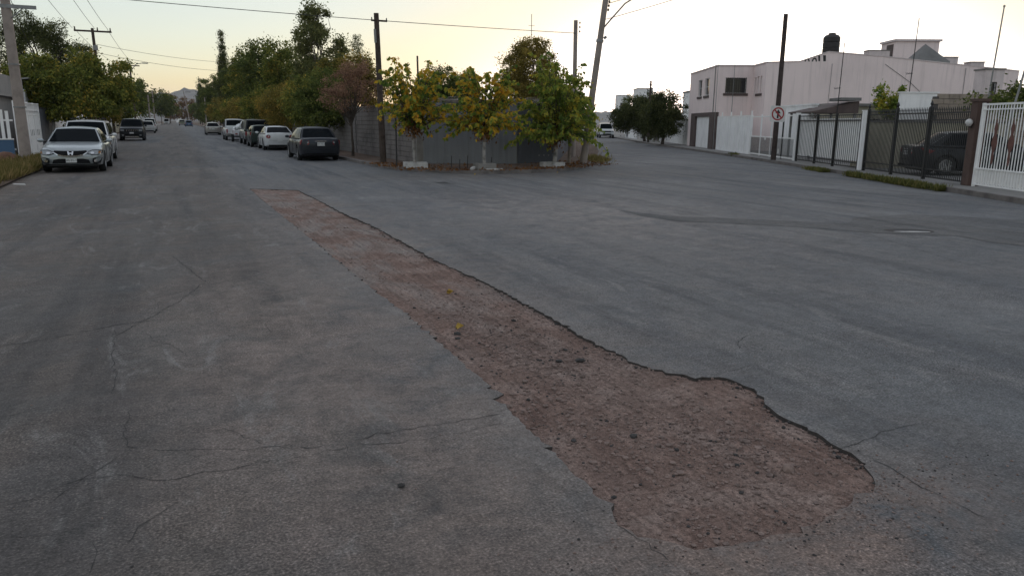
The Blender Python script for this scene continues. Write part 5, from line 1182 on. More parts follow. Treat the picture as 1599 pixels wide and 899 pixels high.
for y, h, lab, mt in ((87, 3.2, 'low white house beyond the reddish wall at left', 'white'), (104, 4.4, 'cream house far down the left side of the street', 'cream'), (128, 3.6, 'grey house farther down the left side of the street', 'grey_wall'), (170, 5.5, 'distant white house on the left side near the street end', 'white')):
    t = thing('left_house', lab, 'house', (-6.6, y, .1), 0, 'distant houses on the left')
    wall_with_holes('y', -8, 0, 0, h, [(-2.2, -1.0, 1.0, 2.2)], 0, .2, M[mt], t); window(t, 'y', -2.2, -1.0, 1.0, 2.2, 0, 0, 0); MB().box(-.2, .202, 0, 0, 14, h).build('wall', M[mt], t); MB().box(-8.2, -.2, h+.002, .2, 14.2, h+.2).build('roof', M['concrete'], t)
# things at the very left edge
t = thing('blue_board', 'blue board leaning on the white fence at the left edge', 'board', (-6.12, 35.7, .1), 0)
MB().box(-.9, 0, .02, .25, .05, .78).build('sheet', M['blue_sheet'], t); MB().box(-.92, -.03, .782, .27, .06, .83).build('edge', M['whitemetal'], t)
t = thing('low_fence', 'low white fence left of the concrete pole', 'fence', (-8.6, 36.2, .1), 0)
for i in range(14): MB().box(i*.19, 0, .05, i*.19+.11, .03, 1.95-.05*(i % 2)).build('picket', M['whitemetal'], t)
for z in (.35, 1.5): MB().box(-.05, .032, z, 2.7, .06, z+.07).build('rail', M['whitemetal'], t)
t = thing('clay_mound', 'rusty brown heap at the left edge behind the grass', 'heap', (-5.75, 32.4, .05), 0)
k = MB(); k.lathe([(.55, 0), (.5, .16), (.42, .32), (.26, .42), (.08, .47)], 14); k.v = [(x*(1+.12*math.sin(5*x+3*y)), y*.8*(1+.1*math.sin(4*y)), z*(1+.1*math.sin(6*x))) for x, y, z in k.v]; k.build('heap', M['clay'], t, smooth=50)
gm = MB()
for _ in range(14): stone_into(gm, random.gauss(.1, .35), -.5+random.gauss(0, .1), .04, random.uniform(.03, .06))
gm.build('rubble', M['clay'], t)
# white building far off at street end
t = thing('distant_house', 'tiny white building below the hills at the street end', 'building', (2.4, 700, -.1), 0)
wall_with_holes('y', 0, 3.6, 0, 16, [(.5, 1.5, 12, 14), (2.1, 3.1, 12, 14)], 0, .4, M['white'], t); window(t, 'y', .5, 1.5, 12, 14, 0, 0, 0, False); window(t, 'y', 2.1, 3.1, 12, 14, 0, 0, 0, False); MB().box(0, .41, 0, 3.6, 5, 15.9).build('core', M['white'], t); MB().box(-.2, -.2, 16.01, 3.8, 5.2, 16.4).build('roof', M['concrete'], t)
# ================================================================== VEHICLES
def paint(name, c, metal=.35, rough=.32, coat=None):
    m, nt, b = newmat(name); p = pos(nt)
    n1 = noise(nt, 2.5, 4, .6, p)
    col = ramp(nt, n1, [(.35, tuple(x*.86 for x in c)), (.7, c)]).outputs[0]
    nt.links.new(col, b.inputs['Base Color']); b.inputs['Metallic'].default_value = metal; b.inputs['Roughness'].default_value = rough
    b.inputs['Coat Weight'].default_value = .6 if max(c) > .1 else .12; b.inputs['Specular IOR Level'].default_value = .5 if max(c) > .1 else .2; b.inputs['Coat Roughness'].default_value = .08
    return m
M['p_silver'] = paint('paint_silver', (.31, .335, .345), .5); M['p_white'] = paint('paint_white', (.62, .62, .62), 0.0, .4); M['p_black'] = paint('paint_black', (.022, .024, .027), .2)
M['p_char'] = paint('paint_charcoal', (.030, .033, .040), .3); M['p_beige'] = paint('paint_beige', (.40, .38, .34), .3); M['p_blue'] = paint('paint_blue', (.06, .12, .22), .3); M['p_grey'] = paint('paint_grey', (.30, .31, .31), .4)
M['p_olive'] = paint('paint_olive', (.13, .14, .09), .2); M['p_dgreen'] = paint('paint_dark_green', (.035, .05, .045), .3)
M['c_glass'] = plain('car_glass', (.006, .008, .010), .06, spec=.07); M['c_glass'].node_tree.nodes['Principled BSDF'].inputs['IOR'].default_value = 1.2; M['tyre'] = plain('tyre_rubber', (.016, .016, .016), .85); M['rim'] = plain('wheel_alloy', (.30, .30, .31), .35, .7)
M['lamp'] = plain('headlamp', (.26, .27, .28), .15, .2, .5); M['tail'] = plain('tail_lamp', (.22, .018, .020), .2, coat=.5); M['trim'] = plain('black_trim', (.007, .007, .008), .6, spec=.12); M['chrome'] = plain('chrome', (.55, .55, .56), .15, .95)
M['plate'] = plain('plate_white', (.55, .55, .54), .5); M['amber'] = plain('amber_lens', (.35, .13, .02), .3)

def lerp(a, b, t): return a+(b-a)*t
def interp(xs_, ys_, x):
    if x <= xs_[0]: return ys_[0]
    for i in range(len(xs_)-1):
        if x <= xs_[i+1]: return lerp(ys_[i], ys_[i+1], (x-xs_[i])/(xs_[i+1]-xs_[i]))
    return ys_[-1]
def text_mesh(body, size, m):
    cu = bpy.data.curves.new('plate_text', 'FONT'); cu.body = body; cu.size = size; cu.align_x = 'CENTER'; cu.align_y = 'CENTER'
    o = bpy.data.objects.new('plate_text', cu); COL.objects.link(o)
    me = bpy.data.meshes.new_from_object(o.evaluated_get(bpy.context.evaluated_depsgraph_get())); bpy.data.objects.remove(o); bpy.data.curves.remove(cu)
    me.materials.clear(); me.materials.append(m); return me
WHEEL = {}
def wheel_meshes(r, w):
    k = (round(r, 3), round(w, 3))
    if k not in WHEEL:
        t = MB().lathe([(r*.62, -w*.44), (r*.70, -w/2), (r*.93, -w/2), (r, -w*.36), (r, w*.36), (r*.93, w/2), (r*.70, w/2), (r*.62, w*.44)], 28, 'x', cap=False).mesh('tyre', M['tyre'], 40)
        rm = MB(); rm.lathe([(r*.64, w*.30), (r*.64, w*.46), (r*.58, w*.47), (r*.56, w*.30)], 24, 'x', cap=False); rm.lathe([(.01, w*.16), (r*.60, w*.16)], 24, 'x', cap=False)
        rm.lathe([(r*.14, w*.16), (r*.14, w*.42), (.01, w*.45)], 10, 'x', cap=False)
        for i in range(5):
            a = 2*math.pi*i/5; ca, sa = math.cos(a), math.sin(a); q = []
            for (rr, hw) in ((r*.10, .035), (r*.60, .022)):
                for s in (-1, 1):
                    for x in (w*.25, w*.42): q.append((x, rr*ca-s*hw*sa, rr*sa+s*hw*ca))
            rm.add(q, [(0, 1, 3, 2), (4, 6, 7, 5), (0, 4, 5, 1), (2, 3, 7, 6), (1, 5, 7, 3), (0, 2, 6, 4)])
        WHEEL[k] = (t, rm.mesh('rim', M['rim'], 40))
    return WHEEL[k]

def car(name, label, cat, loc, rz, sp, group='parked vehicles'):
    """local +Y is the front. sp holds the car's measures."""
    g = lambda k, d=None: sp.get(k, d)
    L, W, H = sp['L'], sp['W'], sp['H']; W2 = W/2; yf, yr = L/2, -L/2; zb = g('zb', .20); wr = g('wr', .325); ww = .21
    hood_f, hood_r, belt, deck = sp['hood_f'], sp['hood_r'], sp['belt'], sp['deck']
    wsb, wst, rgt, rgb = sp['cab']          # windscreen base/top, rear glass top/base (y)
    fa, ra = yf-g('foh', .92), yr+g('roh', 1.0)
    P = sp['paint']; t = thing(name, label, cat, loc, rz, group)
    if g('boxy'):
        st = [(yr, .93, zb+.10, deck-.02), (yr+.04, .97, zb+.04, deck), (yr+.3, .985, zb, deck), (rgb, .99, zb, deck)]
    else:
        st = [(yr, .74, zb+.12, deck-.12), (yr+.05, .87, zb+.06, deck-.04), (yr+.22, .95, zb+.02, deck), (rgb-.02 if rgb-.02 > yr+.25 else yr+.3, .985, zb, lerp(deck, belt, .6))]
    mid = (st[-1][0]+wsb)/2
    st += [(mid, 1.0, zb, belt), (wsb, .99, zb, hood_r), (yf-.75, .98, zb, lerp(hood_f, hood_r, .45)), (yf-.40, .965, zb, hood_f+.03), (yf-.17, .92, zb+.02, hood_f-.02), (yf-.05, .85, zb+.04, hood_f-.09), (yf, g('nose', .74), zb+.09, hood_f-.19)]
    if g('flat_nose'): st[-3:] = [(yf-.17, .96, zb+.02, hood_f), (yf-.04, .93, zb+.04, hood_f-.04), (yf, .88, zb+.06, hood_f-.12)]
    rings = []
    for (y, w, b0, z) in st:
        w *= W2; h = z-b0
        half = [(w*.80, b0), (w*.95, b0+.05), (w*.985, b0+h*.30), (w, b0+h*.52), (w*.985, b0+h*.74), (w*.955, b0+h*.90), (w*.88, z-.012), (w*.55, z+.012), (0, z+.022)]
        ring = [(x, y, zz) for x, zz in half] + [(-x, y, zz) for x, zz in half[-2::-1]]
        rings.append(ring)
    mb = MB(); n = len(rings[0])
    for r_ in rings: mb.v += r_
    for i in range(len(rings)-1):
        for j in range(n): a = i*n+j; b = i*n+(j+1) % n; mb.f.append((a, a+n, b+n, b)); mb.m.append(0)
    mb.f.append(tuple(range(n))); mb.m.append(0); e = (len(rings)-1)*n; mb.f.append(tuple(e+j for j in range(n-1, -1, -1))); mb.m.append(0)
    me = mb.mesh('body', [P, M['trim']])
    b2 = bmesh.new(); b2.from_mesh(me); bmesh.ops.recalc_face_normals(b2, faces=b2.faces[:]); b2.to_mesh(me); b2.free()
    body = link('body', me, t)
    # wheel arches (and an open bed) cut out of the body
    cut = MB()
    for y in (fa, ra):
        for s in (-1, 1):
            cut.lathe([(wr+.055, 0), (wr+.055, .36)], 24, 'x', c=(W2*1.05*s - (.36 if s > 0 else 0), y, wr), mi=1)
    if g('bed'):
        cut.box(-W2*.84, yr+.10, zb+.32, W2*.84, rgb-.12, 2.2, 1)
    cm = cut.mesh('cutter', [P, M['trim']]); b2 = bmesh.new(); b2.from_mesh(cm); bmesh.ops.recalc_face_normals(b2, faces=b2.faces[:]); b2.to_mesh(cm); b2.free()
    co = link('cutter', cm)
    body.parent = None
    md = body.modifiers.new('arch', 'BOOLEAN'); md.object = co; md.operation = 'DIFFERENCE'; md.solver = 'EXACT'
    try: md.material_mode = 'INDEX'
    except Exception: pass
    me2 = bpy.data.meshes.new_from_object(body.evaluated_get(bpy.context.evaluated_depsgraph_get()))
    body.modifiers.clear(); body.data = me2; me2.name = 'body'; bpy.data.objects.remove(co); body.parent = t
    me2.polygons.foreach_set('use_smooth', [True]*len(me2.polygons)); me2.set_sharp_from_angle(angle=rad(38))
    # ---- cabin
    wbot_f, wbot_r = W2*g('cwf', .90), W2*g('cwr', .88); wtop_f, wtop_r = W2*g('ctf', .66), W2*g('ctr', .66)
    zc_f, zc_r = hood_r-.03, (deck if not g('bed') else deck)-.04; zr = H-.035
    bf, br_ = g('bowf', .12), g('bowr', .10)
    def Pf(u, v):   # windscreen, u -1..1, v 0..1
        x = lerp(wbot_f, wtop_f, v)*u; y = lerp(wsb, wst, v)+lerp(bf, bf*.5, v)*(1-u*u); return Vector((x, y, lerp(zc_f, zr-.005, v)+.03*v*(1-u*u)))
    def Pr(u, v):
        x = lerp(wbot_r, wtop_r, v)*u; y = lerp(rgb, rgt, v)-lerp(br_, br_*.5, v)*(1-u*u); return Vector((x, y, lerp(zc_r, zr-.005, v)+.03*v*(1-u*u)))
    def Ps(s, u, v):  # side, u 0 front .. 1 rear
        a, b = Pf(s, v), Pr(s, v); p = a.lerp(b, u); p.x += s*.035*math.sin(math.pi*v)*1.0; p.x += s*.03*math.sin(math.pi*u)*(1-v*.3); p.z += .012*math.sin(math.pi*u)*v; return p
    def grid(mb, fn, nu, nv, flip=False):
        k = len(mb.v)
        for j in range(nv+1):
            for i in range(nu+1): mb.v.append(tuple(fn(i/nu, j/nv)))
        for j in range(nv):
            for i in range(nu):
                a = k+j*(nu+1)+i; q = (a, a+1, a+nu+2, a+nu+1); mb.f.append(q[::-1] if flip else q); mb.m.append(0)
    cab = MB()
    grid(cab, lambda u, v: Pf(1-2*u, v), 8, 4); grid(cab, lambda u, v: Pr(2*u-1, v), 8, 4)
    for s in (-1, 1): grid(cab, lambda u, v: Ps(s, u, v), 8, 4, s < 0)
    def Pt(u, v):
        uu = 2*u-1; a, b = Pf(uu, 1), Pr(uu, 1); p = a.lerp(b, v); p.z += .03*math.sin(math.pi*v)*(1-uu*uu*.6)+.012*math.sin(math.pi*v)
        if abs(uu) > .99: p = Ps(1 if uu > 0 else -1, v, 1)
        return p
    grid(cab, Pt, 8, 8, True)
    cme = cab.mesh('cabin', P); b2 = bmesh.new(); b2.from_mesh(cme); bmesh.ops.remove_doubles(b2, verts=b2.verts[:], dist=.004); bmesh.ops.recalc_face_normals(b2, faces=b2.faces[:]); b2.to_mesh(cme); b2.free()
    cme.polygons.foreach_set('use_smooth', [True]*len(cme.polygons)); cme.set_sharp_from_angle(angle=rad(35)); link('cabin', cme, t)
    ctr = Vector((0, (wst+rgt)/2, .9))
    def glass(nm, fn, u0_, u1_, v0, v1, off=.007, nu=6, nv=3):
        mb = MB()
        def f(u, v):
            uu, vv = lerp(u0_, u1_, u), lerp(v0, v1, v); p = fn(uu, vv); e_ = .01
            nrm = (fn(uu+e_, vv)-fn(uu-e_, vv)).cross(fn(uu, vv+e_)-fn(uu, vv-e_)).normalized()
            if nrm.dot(p-ctr) < 0: nrm = -nrm
            return p+nrm*off
        grid(mb, f, nu, nv); return mb.build(nm, g('tint', M['c_glass']), t, smooth=60)
    wsn = glass('windscreen', Pf, -.93, .93, .07, .93); glass('rear_window', Pr, -.90, .90, .10 if not g('bed') else .3, .90)
    for s in (-1, 1):
        for (a, b) in g('sides', ((.07, .47), (.51, .90))): glass('side_window', lambda u, v, s=s: Ps(s, u, v), a, b, .12, .88, nu=4)
    # ---- wheels
    tm, rm = wheel_meshes(wr, ww)
    for y in (fa, ra):
        for s in (-1, 1):
            wo_ = bpy.data.objects.new('wheel', None); COL.objects.link(wo_); wo_.parent = t; wo_.location = (s*(W2-.115), y, wr); wo_.rotation_euler = (0, 0, 0 if s > 0 else math.pi); wo_.empty_display_size = .1
            link('tyre', tm, wo_); link('rim', rm, wo_)
    # ---- surface followers
    nw = .88 if g('flat_nose') else g('nose', .74)
    fxs = [W2*nw, W2*.93 if g('flat_nose') else W2*.85, W2*.96 if g('flat_nose') else W2*.92, W2*.965, W2*.98]; fys = [yf, yf-(.04 if g('flat_nose') else .05), yf-.17, yf-.40, yf-.75]
    fzs = [hood_f-(.12 if g('flat_nose') else .19), hood_f-(.04 if g('flat_nose') else .09), hood_f-.0, hood_f+.03]; fyz = [yf, yf-.05, yf-.17, yf-.40]
    FY = lambda x, z: min(interp(fxs, fys, abs(x)), interp(fzs, fyz, z))
    rxs = [W2*.93, W2*.97, W2*.985] if g('boxy') else [W2*.74, W2*.87, W2*.95, W2*.985]; rys = [yr, yr+.04, yr+.3] if g('boxy') else [yr, yr+.05, yr+.22, yr+.6]
    rzs = [deck-.02, deck] if g('boxy') else [deck-.12, deck-.04, deck]; ryz = [yr, yr+.04] if g('boxy') else [yr, yr+.05, yr+.22]
    RY = lambda x, z: max(interp(rxs, rys, abs(x)), interp(rzs, ryz, z))
    def front(nm, pts, m, out=.012, dep=.05, parent=t):
        n_ = len(pts); q = [(x, FY(x, z)+out, z) for x, z in pts]+[(x, FY(x, z)+out-dep, z) for x, z in pts]
        k = MB().add(q, [tuple(range(n_)), tuple(range(2*n_-1, n_-1, -1))]+[(i, n_+i, n_+(i+1) % n_, (i+1) % n_) for i in range(n_)])
        o = k.build(nm, m, parent); b2 = bmesh.new(); b2.from_mesh(o.data); bmesh.ops.recalc_face_normals(b2, faces=b2.faces[:]); b2.to_mesh(o.data); b2.free(); return o
    def rear(nm, pts, m, out=.012, dep=.05, parent=t):
        n_ = len(pts); q = [(x, RY(x, z)-out, z) for x, z in pts]+[(x, RY(x, z)-out+dep, z) for x, z in pts]
        k = MB().add(q, [tuple(range(n_)), tuple(range(2*n_-1, n_-1, -1))]+[(i, n_+i, n_+(i+1) % n_, (i+1) % n_) for i in range(n_)])
        o = k.build(nm, m, parent); b2 = bmesh.new(); b2.from_mesh(o.data); bmesh.ops.recalc_face_normals(b2, faces=b2.faces[:]); b2.to_mesh(o.data); b2.free(); return o
    rect = lambda x0, z0, x1, z1: [(x0, z0), (x1, z0), (x1, z1), (x0, z1)]
    strip = lambda x0, x1, z0, z1, n_=8, arc=0: [(lerp(x0, x1, i/n_), z0+arc*math.sin(math.pi*i/n_)) for i in range(n_+1)]+[(lerp(x1, x0, i/n_), z1+arc*math.sin(math.pi*i/n_)) for i in range(n_+1)]
    mir = lambda pts: [(-x, z) for x, z in pts]
    if g('front'): g('front')(t, front, rect, strip, mir, W2, hood_f, zb)
    if g('rear'): g('rear')(t, rear, rect, strip, mir, W2, deck, zb)
    # lower sill, mirrors, handles
    for s in (-1, 1):
        m_ = MB(); yy = wsb-.32; m_.box(s*W2*.93, yy-.02, belt+.01, s*(W2+.02), yy+.04, belt+.05); 
        k = MB(); cx_ = s*(W2+.10); k.lathe([(.02, -.05), (.075, -.04), (.085, 0), (.07, .05), (.03, .075)], 10, 'y', c=(cx_, yy+.02, belt+.09)); k.v = [(cx_+(x-cx_)*1.25, y, belt+.09+(z-belt-.09)*.8) for x, y, z in k.v]
        mo = k.build('side_mirror', P, t, smooth=50); m_.build('arm', M['trim'], mo)
        for yh in g('handles', (wsb-1.25, wsb-2.15)): MB().box(s*(W2*1.0-.012) if s > 0 else s*(W2*1.0+.018), yh-.09, belt-.10, s*(W2*1.0+.018) if s > 0 else s*(W2*1.0-.012), yh+.09, belt-.075).build('door_handle', P, t)
        for ys_ in g('seams', ()):  # door gaps
            MB().box(min(s*(W2*.99), s*(W2+.004)), ys_-.006, zb+.12, max(s*(W2*.99), s*(W2+.004)), ys_+.006, belt-.05).build('door_seam', M['trim'], t)
    MB().box(-W2*.78, yr+.25, zb-.05, W2*.78, yf-.25, zb+.06).build('underbody', M['trim'], t)
    return t

def plate_on(fn, rect, x0, z0, x1, z1, txt, t, face):
    p = fn('number_plate', rect(x0, z0, x1, z1), M['plate'], .03)
    if txt:
        me = text_mesh(txt, (z1-z0)*.72, M['trim']); ys_ = [v.co.y for v in p.data.vertices]; yv = max(ys_)+.004 if face > 0 else min(ys_)-.004
        o = link('plate_text', me, p); o.location = ((x0+x1)/2, yv, (z0+z1)/2); o.rotation_euler = (rad(90), 0, math.pi if face > 0 else 0)
# ---- fronts and rears
def coupe_front(t, F, rect, strip, mir, W2, hf, zb):
    gr_ = F('grille', [(-.47, .655), (-.36, .585), (-.2, .555), (0, .55), (.2, .555), (.36, .585), (.47, .655), (.45, .715), (.2, .705), (0, .70), (-.2, .705), (-.45, .715)], M['trim'], .055, .09)
    F('grille_chrome', [(-.51, .67), (-.37, .565), (-.18, .528), (0, .522), (.18, .528), (.37, .565), (.51, .67), (.475, .67), (.35, .59), (.18, .556), (0, .551), (-.18, .556), (-.35, .59), (-.475, .67)], M['chrome'], .06, .05, gr_)
    em = F('emblem', [(-.068, .575), (-.030, .575), (-.026, .615), (.026, .615), (.030, .575), (.068, .575), (.088, .695), (.048, .695), (.034, .648), (-.034, .648), (-.048, .695), (-.088, .695)], M['chrome'], .085, .04, gr_)
    for f in (lambda p: p, mir):
        F('headlight_bezel', f([(.45, .67), (.48, .605), (.62, .565), (.79, .575), (.885, .63), (.892, .715), (.80, .738), (.62, .735)]), M['trim'], .022, .07)
        hl = F('headlight', f([(.48, .665), (.50, .62), (.62, .585), (.78, .595), (.865, .64), (.875, .70), (.80, .72), (.62, .715)]), M['lamp'], .034, .07); F('lens', f([(.56, .625), (.60, .605), (.66, .61), (.68, .65), (.64, .68), (.58, .67)]), M['chrome'], .042, .02, hl); F('indicator', f([(.79, .615), (.85, .645), (.855, .685), (.80, .69)]), M['amber'], .040, .02, hl)
        fl = F('fog_surround', f([(.60, .37), (.64, .30), (.82, .31), (.875, .47), (.76, .505), (.63, .47)]), M['trim'], .085, .12); F('fog_light', f([(.70+.05*math.cos(rad(a)), .395+.05*math.sin(rad(a))) for a in range(0, 360, 36)]), M['chrome'], .10, .03, fl)
    F('lower_intake', [(-.54, .305), (.54, .305), (.50, .42), (.34, .455), (-.34, .455), (-.50, .42)], M['trim']); F('bumper_lip', strip(-.74, .74, .255, .285), M['trim'])
    F('bumper_crease', strip(-.80, .80, .50, .508), M['trim'], .004, .02)
    plate_on(F, rect, -.155, .335, .155, .465, 'EHS-91-14', t, 1)
def suv_front(t, F, rect, strip, mir, W2, hf, zb):
    gr_ = F('grille', strip(-.50, .50, hf-.30, hf-.13), M['trim'])
    for i in range(7): F('grille_slot', rect(-.44+i*.132, hf-.285, -.44+i*.132+.03, hf-.145), M['chrome'], .02, .03, gr_)
    for f in (lambda p: p, mir):
        F('headlight', f([(.54, hf-.29), (.80, hf-.27), (.84, hf-.15), (.56, hf-.13)]), M['lamp']); F('fog_light', f([(.58, .42), (.72, .42), (.72, .50), (.58, .50)]), M['lamp'])
    F('lower_intake', strip(-.52, .52, .40, .56), M['trim']); F('skid_plate', strip(-.50, .50, .30, .37), M['chrome']); plate_on(F, rect, -.15, .58, .15, .70, '', t, 1)
def plain_front(t, F, rect, strip, mir, W2, hf, zb):
    gr_ = F('grille', strip(-.42, .42, hf-.30, hf-.18), M['trim']); F('badge', rect(-.05, hf-.27, .05, hf-.21), M['chrome'], .02, .02, gr_)
    for f in (lambda p: p, mir): F('headlight', f([(.48, hf-.30), (.76, hf-.29), (.82, hf-.17), (.50, hf-.17)]), M['lamp'])
    F('lower_intake', strip(-.50, .50, .32, .46), M['trim']); plate_on(F, rect, -.15, .46, .15, .58, '', t, 1)
def sedan_rear(t, Rr, rect, strip, mir, W2, dk, zb):
    for f in (lambda p: p, mir):
        tl = Rr('tail_light', f([(.50, dk-.24), (.52, dk-.12), (.70, dk-.08), (.84, dk-.09), (.875, dk-.18), (.86, dk-.30), (.72, dk-.33), (.56, dk-.30)]), M['tail']); Rr('reverse_light', f([(.53, dk-.22), (.60, dk-.23), (.60, dk-.17), (.53, dk-.16)]), M['lamp'], .018, .02, tl)
    Rr('trunk_lid_gap', strip(-.68, .68, dk-.40, dk-.388), M['trim'], .003, .02); Rr('garnish', strip(-.24, .24, dk-.155, dk-.13), M['chrome'], .012, .02); Rr('bumper_crease', strip(-.80, .80, .50, .510), M['trim'], .004, .02); Rr('bumper_skirt', strip(-.66, .66, zb+.05, zb+.14), M['trim'], .012)
    plate_on(Rr, rect, -.16, dk-.34, .16, dk-.20, 'DXT-41-87', t, -1)
def round_rear(t, Rr, rect, strip, mir, W2, dk, zb):
    for f in (lambda p: p, mir): Rr('tail_light', f([(.66+.13*math.cos(rad(a)), dk-.22+.11*math.sin(rad(a))) for a in range(0, 360, 30)]), M['tail'])
    Rr('trunk_lid_gap', strip(-.62, .62, dk-.44, dk-.43), M['trim'], .003, .02); Rr('bumper_crease', strip(-.8, .8, .52, .53), M['trim'], .004, .02); Rr('bumper_skirt', strip(-.66, .66, zb+.04, zb+.13), M['trim'], .012); plate_on(Rr, rect, -.15, dk-.50, .15, dk-.37, '', t, -1)
def hatch_rear(t, Rr, rect, strip, mir, W2, dk, zb):
    for f in (lambda p: p, mir): Rr('tail_light', f([(.62, dk-.26), (.84, dk-.24), (.86, dk-.02), (.66, dk-.04)]), M['tail'])
    Rr('bumper_crease', strip(-.8, .8, .55, .565), M['trim'], .004, .02); Rr('bumper_skirt', strip(-.66, .66, zb+.04, zb+.14), M['trim']); plate_on(Rr, rect, -.15, .60, .15, .72, '', t, -1)
def truck_rear(t, Rr, rect, strip, mir, W2, dk, zb):
    for f in (lambda p: p, mir): Rr('tail_light', f(rect(.74, dk-.42, .86, dk-.10)), M['tail'])
    Rr('tailgate_gap', rect(-.70, dk-.52, .70, dk-.508), M['trim'], .003, .02); Rr('tailgate_handle', rect(-.10, dk-.18, .10, dk-.12), M['trim'], .02, .03); Rr('bumper', rect(-.90, zb+.10, .90, zb+.28), M['chrome'], .10, .12); plate_on(Rr, rect, -.15, zb+.13, .15, zb+.25, '', t, -1)

SEDAN = dict(L=4.75, W=1.80, H=1.45, hood_f=.76, hood_r=.96, belt=.92, deck=1.00, cab=(1.10, .25, -1.15, -1.80), rear=sedan_rear, front=plain_front, seams=(.95, -.15, -1.2))
COUPE = dict(L=4.80, W=1.84, H=1.43, hood_f=.78, hood_r=.95, belt=.91, deck=.99, cab=(1.02, .10, -1.0, -1.85), rear=sedan_rear, front=coupe_front, sides=((.08, .55), (.59, .88)), handles=(-.35,), seams=(.9, -.5))
SUV = dict(L=4.75, W=1.90, H=1.74, zb=.28, wr=.37, hood_f=.98, hood_r=1.12, belt=1.06, deck=1.08, cab=(1.05, .45, -1.95, -2.30), ctf=.74, ctr=.74, boxy=True, flat_nose=True, rear=hatch_rear, front=suv_front, sides=((.06, .34), (.37, .64), (.67, .93)), seams=(.9, -.1, -1.1))
HATCH = dict(L=4.1, W=1.74, H=1.52, zb=.22, hood_f=.80, hood_r=1.0, belt=.96, deck=1.00, cab=(1.0, .25, -1.55, -1.98), ctf=.70, ctr=.70, boxy=True, rear=hatch_rear, front=plain_front, roh=.75)
PICKUP = dict(L=5.4, W=1.88, H=1.78, zb=.36, wr=.38, hood_f=1.02, hood_r=1.13, belt=1.06, deck=1.08, cab=(1.15, .62, -.55, -.72), ctf=.76, ctr=.78, boxy=True, flat_nose=True, bed=True, rear=truck_rear, front=suv_front, roh=1.25, foh=.95, sides=((.08, .55), (.60, .92)), handles=(.15,), seams=(.95, -.25), bowr=.02)
def S(base, **kw): d = dict(base); d.update(kw); return d
FACE = math.pi   # facing the camera (front toward -Y)
# left kerb
car('parked_car', 'silver coupe parked facing us at the left kerb', 'car', (-3.10, 30.45, 0), FACE, S(COUPE, paint=M['p_silver']))
c = car('parked_car', 'white car with roof rack parked right behind the silver coupe', 'car', (-3.32, 36.75, 0), FACE, S(SUV, L=4.5, W=1.84, H=1.66, zb=.24, wr=.34, hood_f=.88, hood_r=1.06, belt=1.0, deck=1.05, paint=M['p_white'], front=plain_front, flat_nose=False))
for s in (-1, 1): MB().tube([(s*.58, .3, 1.68), (s*.58, .2, 1.73), (s*.58, -1.6, 1.73), (s*.58, -1.7, 1.68)], .018, 6).build('roof_rail', M['trim'], c)
for y in (0.0, -1.2): MB().box(-.62, y-.03, 1.735, .62, y+.03, 1.765).build('cross_bar', M['trim'], c)
car('parked_car', 'dark off-road car with slotted grille parked facing us on the left', 'car', (-3.2, 72.5, 0), FACE, S(SUV, paint=M['p_black'], H=1.78, hood_f=1.06, hood_r=1.18, belt=1.12))
car('parked_car', 'white hatchback parked behind the dark off-road car', 'car', (-3.1, 113.8, 0), 0, S(HATCH, paint=M['p_white'], H=1.58))
car('parked_car', 'white van-like car farthest in the left row', 'car', (-3.3, 132, 0), 0, S(SUV, paint=M['p_white'], H=1.95))
car('moving_van', 'small white van far down the street driving toward us', 'van', (-2.4, 335, 0), FACE, S(SUV, paint=M['p_white'], H=2.2, W=2.0))
# right kerb, seen from behind
car('parked_car', 'charcoal sedan nearest us at the right kerb of the main street', 'car', (5.86, 36.2, 0), 0, S(SEDAN, paint=M['p_char'], W=1.82))
car('parked_car', 'white rounded sedan with round tail lights parked before the pickups', 'car', (5.72, 49.1, 0), 0, S(SEDAN, paint=M['p_white'], W=1.80, H=1.40, rear=round_rear, deck=1.02, cab=(1.0, .1, -1.1, -1.95)))
car('parked_car', 'dark green small car squeezed between white sedan and pickup', 'car', (5.42, 54.6, 0), 0, S(HATCH, paint=M['p_dgreen'], H=1.42, W=1.66))
c = car('pickup_truck', 'pale pickup with dark-windowed bed cap at the right kerb', 'pickup', (5.55, 60.6, 0), 0, S(PICKUP, paint=M['p_grey'], H=1.80))
cap = MB(); cap.add([(-.84, -2.62, 1.09), (.84, -2.62, 1.09), (.84, -.78, 1.09), (-.84, -.78, 1.09), (-.70, -2.50, 1.76), (.70, -2.50, 1.76), (.70, -.80, 1.80), (-.70, -.80, 1.80)], [(0, 3, 2, 1), (4, 5, 6, 7), (0, 1, 5, 4), (1, 2, 6, 5), (2, 3, 7, 6), (3, 0, 4, 7)]); bevel(cap.mesh('x', M['p_black']), .01)
co_ = cap.build('bed_cap', M['p_black'], c); MB().add([(-.72, -2.628, 1.16), (.72, -2.628, 1.16), (.62, -2.53, 1.68), (-.62, -2.53, 1.68)], [(0, 1, 2, 3)]).build('rear_glass', M['c_glass'], co_)
car('pickup_truck', 'white pickup parked ahead of the tarped trailer', 'pickup', (5.05, 73.6, 0), 0, S(PICKUP, paint=M['p_white'], H=1.85))
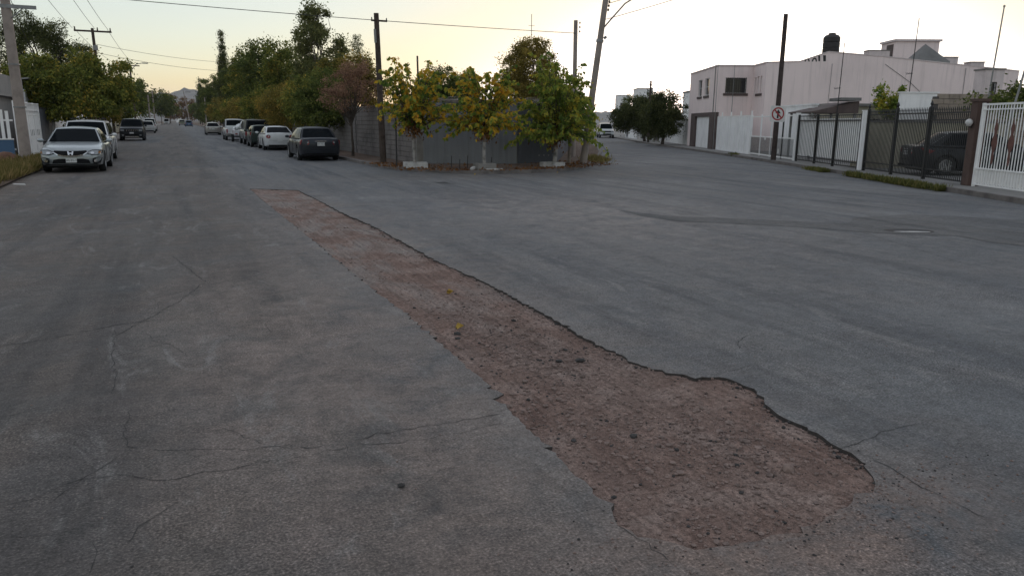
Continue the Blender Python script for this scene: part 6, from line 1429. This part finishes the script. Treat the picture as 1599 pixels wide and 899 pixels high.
# white tarped trailer with a hoop
t = thing('trailer', 'white covered trailer with a round hoop between the two pickups', 'trailer', (5.35, 67.2, 0), 0, 'parked vehicles')
m_ = MB().box(-.85, -1.3, .52, .85, 1.3, .95).mesh('bed', M['p_white']); bevel(m_, .03); link('bed', m_, t)
k = MB(); rows = []
for j in range(9):
    y = -1.2+2.4*j/8
    for i in range(13):
        a = math.pi*i/12; r = 1+.07*math.sin(3*a+j*1.7)+.05*math.sin(5*a-j); k.v.append((-.78*math.cos(a)*r, y, .96+.52*math.sin(a)*r*(1-.35*abs(j-3)/5)))
for j in range(8):
    for i in range(12): a = j*13+i; k.f.append((a, a+1, a+14, a+13)); k.m.append(0)
k.build('tarp', M['tarp'], t, smooth=50)
hp = [(.1+.46*math.cos(a), -1.32, 1.25+.46*math.sin(a)) for a in [2*math.pi*i/20 for i in range(21)]]; MB().tube(hp, .085, 8).build('hoop', M['p_white'], t, smooth=60)
tm, rm = wheel_meshes(.31, .19)
for s in (-1, 1):
    w_ = bpy.data.objects.new('wheel', None); COL.objects.link(w_); w_.parent = t; w_.location = (s*.93, -.1, .31); w_.rotation_euler = (0, 0, 0 if s > 0 else math.pi); link('tyre', tm, w_); link('rim', rm, w_)
    MB().box(s*.93-.13, -.5, .66, s*.93+.13, .3, .69).build('mudguard', M['p_white'], t); MB().box(s*.7-.09, -1.318, .60, s*.7+.09, -1.302, .70).build('tail_light', M['tail'], t)
MB().tube([(-.5, 1.3, .55), (0, 2.4, .5), (.5, 1.3, .55)], .04, 6).build('drawbar', M['galv'], t)
car('parked_car', 'silver beige sedan alone farther up the right kerb', 'car', (4.35, 100.2, 0), 0, S(SEDAN, paint=M['p_beige'], W=1.76, H=1.47))
car('parked_car', 'blue car far up the street near the bend', 'car', (3.9, 227.5, 0), 0, S(HATCH, paint=M['p_blue'], W=1.9, H=1.7))
car('pickup_truck', 'olive pickup beside the distant blue car', 'pickup', (2.6, 268, 0), 0, S(PICKUP, paint=M['p_olive']))
car('parked_car', 'pale car farthest up the right kerb', 'car', (2.9, 300, 0), 0, S(SEDAN, paint=M['p_grey']))
# right street
x, y, z = AB(98.2, 9.35)
car('pickup_truck', 'white pickup facing us on the far right street', 'pickup', (x, y, 0), FACE-TH, S(PICKUP, paint=M['p_white'], H=1.82))
x, y, z = AB(26.3, 15.2)
car('parked_car', 'dark sedan parked behind the black spiked fence', 'car', (x, y, .115), rad(-90)-TH+rad(-8), S(SEDAN, paint=M['p_black'], W=1.78, L=4.5))
